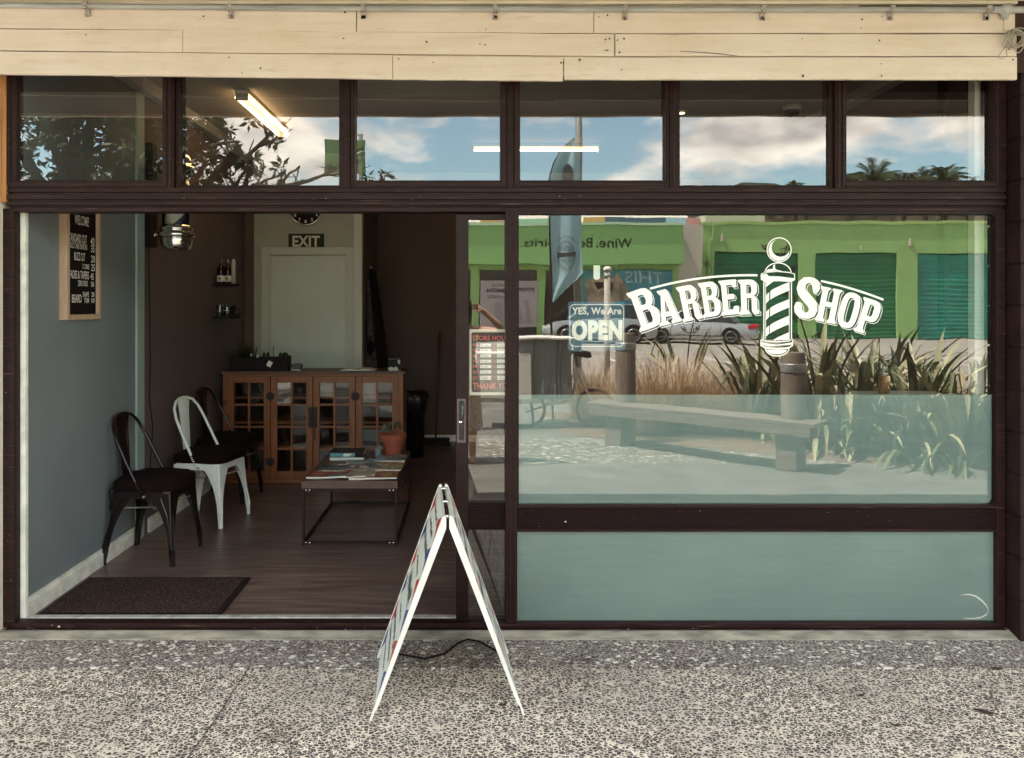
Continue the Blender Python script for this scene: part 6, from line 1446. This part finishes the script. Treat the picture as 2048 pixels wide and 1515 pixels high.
# ------------------------------------------------------------ the photographer
m_skin = M('warm brown skin', (.55,.31,.20), .5); m_dress = M('cream floral dress', (.62,.52,.40), .8, col2=(.30,.20,.13), vscale=45, lo=.45, hi=.6); m_hair = M('dark hair', (.03,.02,.016), .6)
XB = -.085
vsk = [ (XB,-4.03,.92,.125,.105), (XB,-4.03,1.06,.105,.085), (XB,-4.02,1.20,.125,.095), (XB,-4.02,1.31,.125,.085), (XB,-4.01,1.385,.055,.05), (XB,-3.995,1.44,.045,.045), (XB,-3.98,1.50,.070,.080), (XB,-3.985,1.575,.080,.098), (XB,-3.99,1.635,.060,.075)]
edg = [(i,i+1) for i in range(8)]
faces_extra = []
def chain(start, pts):
    prev = start
    for p in pts: vsk.append(p); edg.append((prev,len(vsk)-1)); prev = len(vsk)-1
    return prev
for sgn in (1,-1):
    sh = chain(3, [(XB+sgn*.13,-4.02,1.345,.055,.05),(XB+sgn*.175,-4.01,1.345,.050,.046)])
    wr = chain(sh, [(XB+sgn*.30,-3.96,1.335,.040,.038),(XB+sgn*.405,-3.93,1.345,.034,.032),(XB+sgn*.36,-3.89,1.40,.043,.040),(XB+sgn*.25,-3.86,1.50,.028,.025)])
    pm_ = chain(wr, [(XB+sgn*.20,-3.85,1.545,.036,.022),(XB+sgn*.165,-3.845,1.565,.038,.019)])
    for k,(dz,l1) in enumerate(((.030,.032),(.012,.036),(-.006,.034),(-.022,.026))):
        bx = XB+sgn*.150; bz = 1.572+dz
        chain(pm_, [(bx,-3.835,bz,.0095,.009),(bx-sgn*l1,-3.805-.002*k,bz+.006,.0085,.008),(bx-sgn*(l1+.020),-3.790,bz+.004,.0075,.007)])
    chain(pm_-1, [(XB+sgn*.175,-3.82,1.54,.011,.010),(XB+sgn*.145,-3.800,1.536,.010,.009),(XB+sgn*.125,-3.79,1.542,.008,.008)])
    chain(0, [(XB+sgn*.09,-4.03,.84,.085,.085),(XB+sgn*.095,-4.03,.62,.070,.070),(XB+sgn*.095,-4.02,.47,.052,.055),(XB+sgn*.10,-4.03,.33,.055,.055),(XB+sgn*.10,-4.04,.12,.034,.036),(XB+sgn*.10,-4.045,.06,.034,.04),(XB+sgn*.11,-3.96,.035,.036,.026),(XB+sgn*.115,-3.88,.028,.028,.018)])
ns = chain(7, [(XB,-3.885,1.545,.014,.016)])
PR = empty('person', (XB,-4.03,0), 'person in a cream patterned dress holding up a phone, reflected in the door glass', 'person')
me = bpy.data.meshes.new('body'); me.from_pydata([Vector(v[:3])-Vector((XB,-4.03,0)) for v in vsk], edg, [])
bo = bpy.data.objects.new('body', me); COL.objects.link(bo); bo.parent = PR
sk_ = bo.modifiers.new('skin','SKIN'); 
if not me.skin_vertices: pass
for i,v in enumerate(vsk): me.skin_vertices[0].data[i].radius = (v[3],v[4]) if me.skin_vertices else (v[3],v[4])
me.skin_vertices[0].data[0].use_root = True
sk_.use_smooth_shade = True; ss = bo.modifiers.new('sub','SUBSURF'); ss.levels = 2; ss.render_levels = 2
me.materials.append(m_skin)
b = MB(); n = 30; prof = [(1.30,.135,.10),(1.22,.142,.11),(1.08,.125,.10),(.95,.150,.13),(.8,.175,.155),(.6,.185,.17),(.36,.20,.19)]; vs = []
for j,(z,a,c_) in enumerate(prof):
    for i in range(n): t = 2*PI*i/n; k = 1+.05*math.sin(8*t)*(j/6); vs.append((XB+a*k*math.cos(t),-4.03+c_*k*math.sin(t),z+.015*math.sin(4*t)*(j==6)))
b.add(vs, [(j*n+i,j*n+(i+1)%n,(j+1)*n+(i+1)%n,(j+1)*n+i) for j in range(6) for i in range(n)])
for sgn in (1,-1): b.tube([(XB+sgn*.08,-3.93,1.28),(XB+sgn*.085,-3.95,1.38),(XB+sgn*.085,-4.03,1.405),(XB+sgn*.085,-4.11,1.30)], .014, 6)
b.build('dress', m_dress, PR, fixn=False, smooth=True)
b = MB(); n = 24; vs = []; pr_ = [(1.70,.02,0),(1.685,.06,0),(1.64,.085,0),(1.57,.094,.01),(1.48,.092,.03),(1.38,.088,.045),(1.26,.07,.05)]
for z,r,o in pr_:
    for i in range(n): t = 2*PI*i/n; f_ = math.sin(t); rr_ = r*(1+.04*math.sin(9*t)); yy = -4.0-o+f_*rr_*1.1; yy = min(yy, -3.935 if z > 1.6 else -3.985); vs.append((XB+math.cos(t)*rr_*1.05, yy, z))
b.add(vs, [(j*n+i,j*n+(i+1)%n,(j+1)*n+(i+1)%n,(j+1)*n+i) for j in range(len(pr_)-1) for i in range(n)]+[tuple(range(n))]); b.build('hair', m_hair, PR, smooth=True)
b = MB()
for sgn in (1,-1): b.lathe([(0,-.006),(.009,-.003),(.011,0),(.009,.004)], (XB+sgn*.031,-3.898,1.572), 12, 'Y')
b.each('eye', m_vinyl, PR, smooth=True)
b = MB(); b.tube([(XB-.024,-3.908,1.508),(XB,-3.900,1.506),(XB+.024,-3.908,1.508)], [.003,.006,.003], 8); b.build('lips', M('lips', (.35,.09,.07), .4), PR, smooth=True)
b = MB()
for q in range(3): b.tube([Vector((XB+.255-.012*q,-3.862,1.498+.010*q))+Vector((math.cos(a)*.018,math.sin(a)*.025,-math.cos(a)*.018)) for a in [2*PI*k/14 for k in range(14)]], .002, 5, closed=True)
b.build('bangle', m_white, PR, smooth=True)
PH = empty('phone', (-.06,-3.785,1.57), 'black phone held sideways in front of the face of the photographer', 'phone')
b = MB(); b.box(-.145,.012,-3.793,-3.785,1.535,1.612); b.build('case', m_chblack, PH, bevel=.003)
b = MB(); b.lathe([(.0,-.0),(.007,.0),(.008,-.003)], (.000,-3.7815,1.600), 14, 'Y'); b.build('lens', m_carglass, PH)
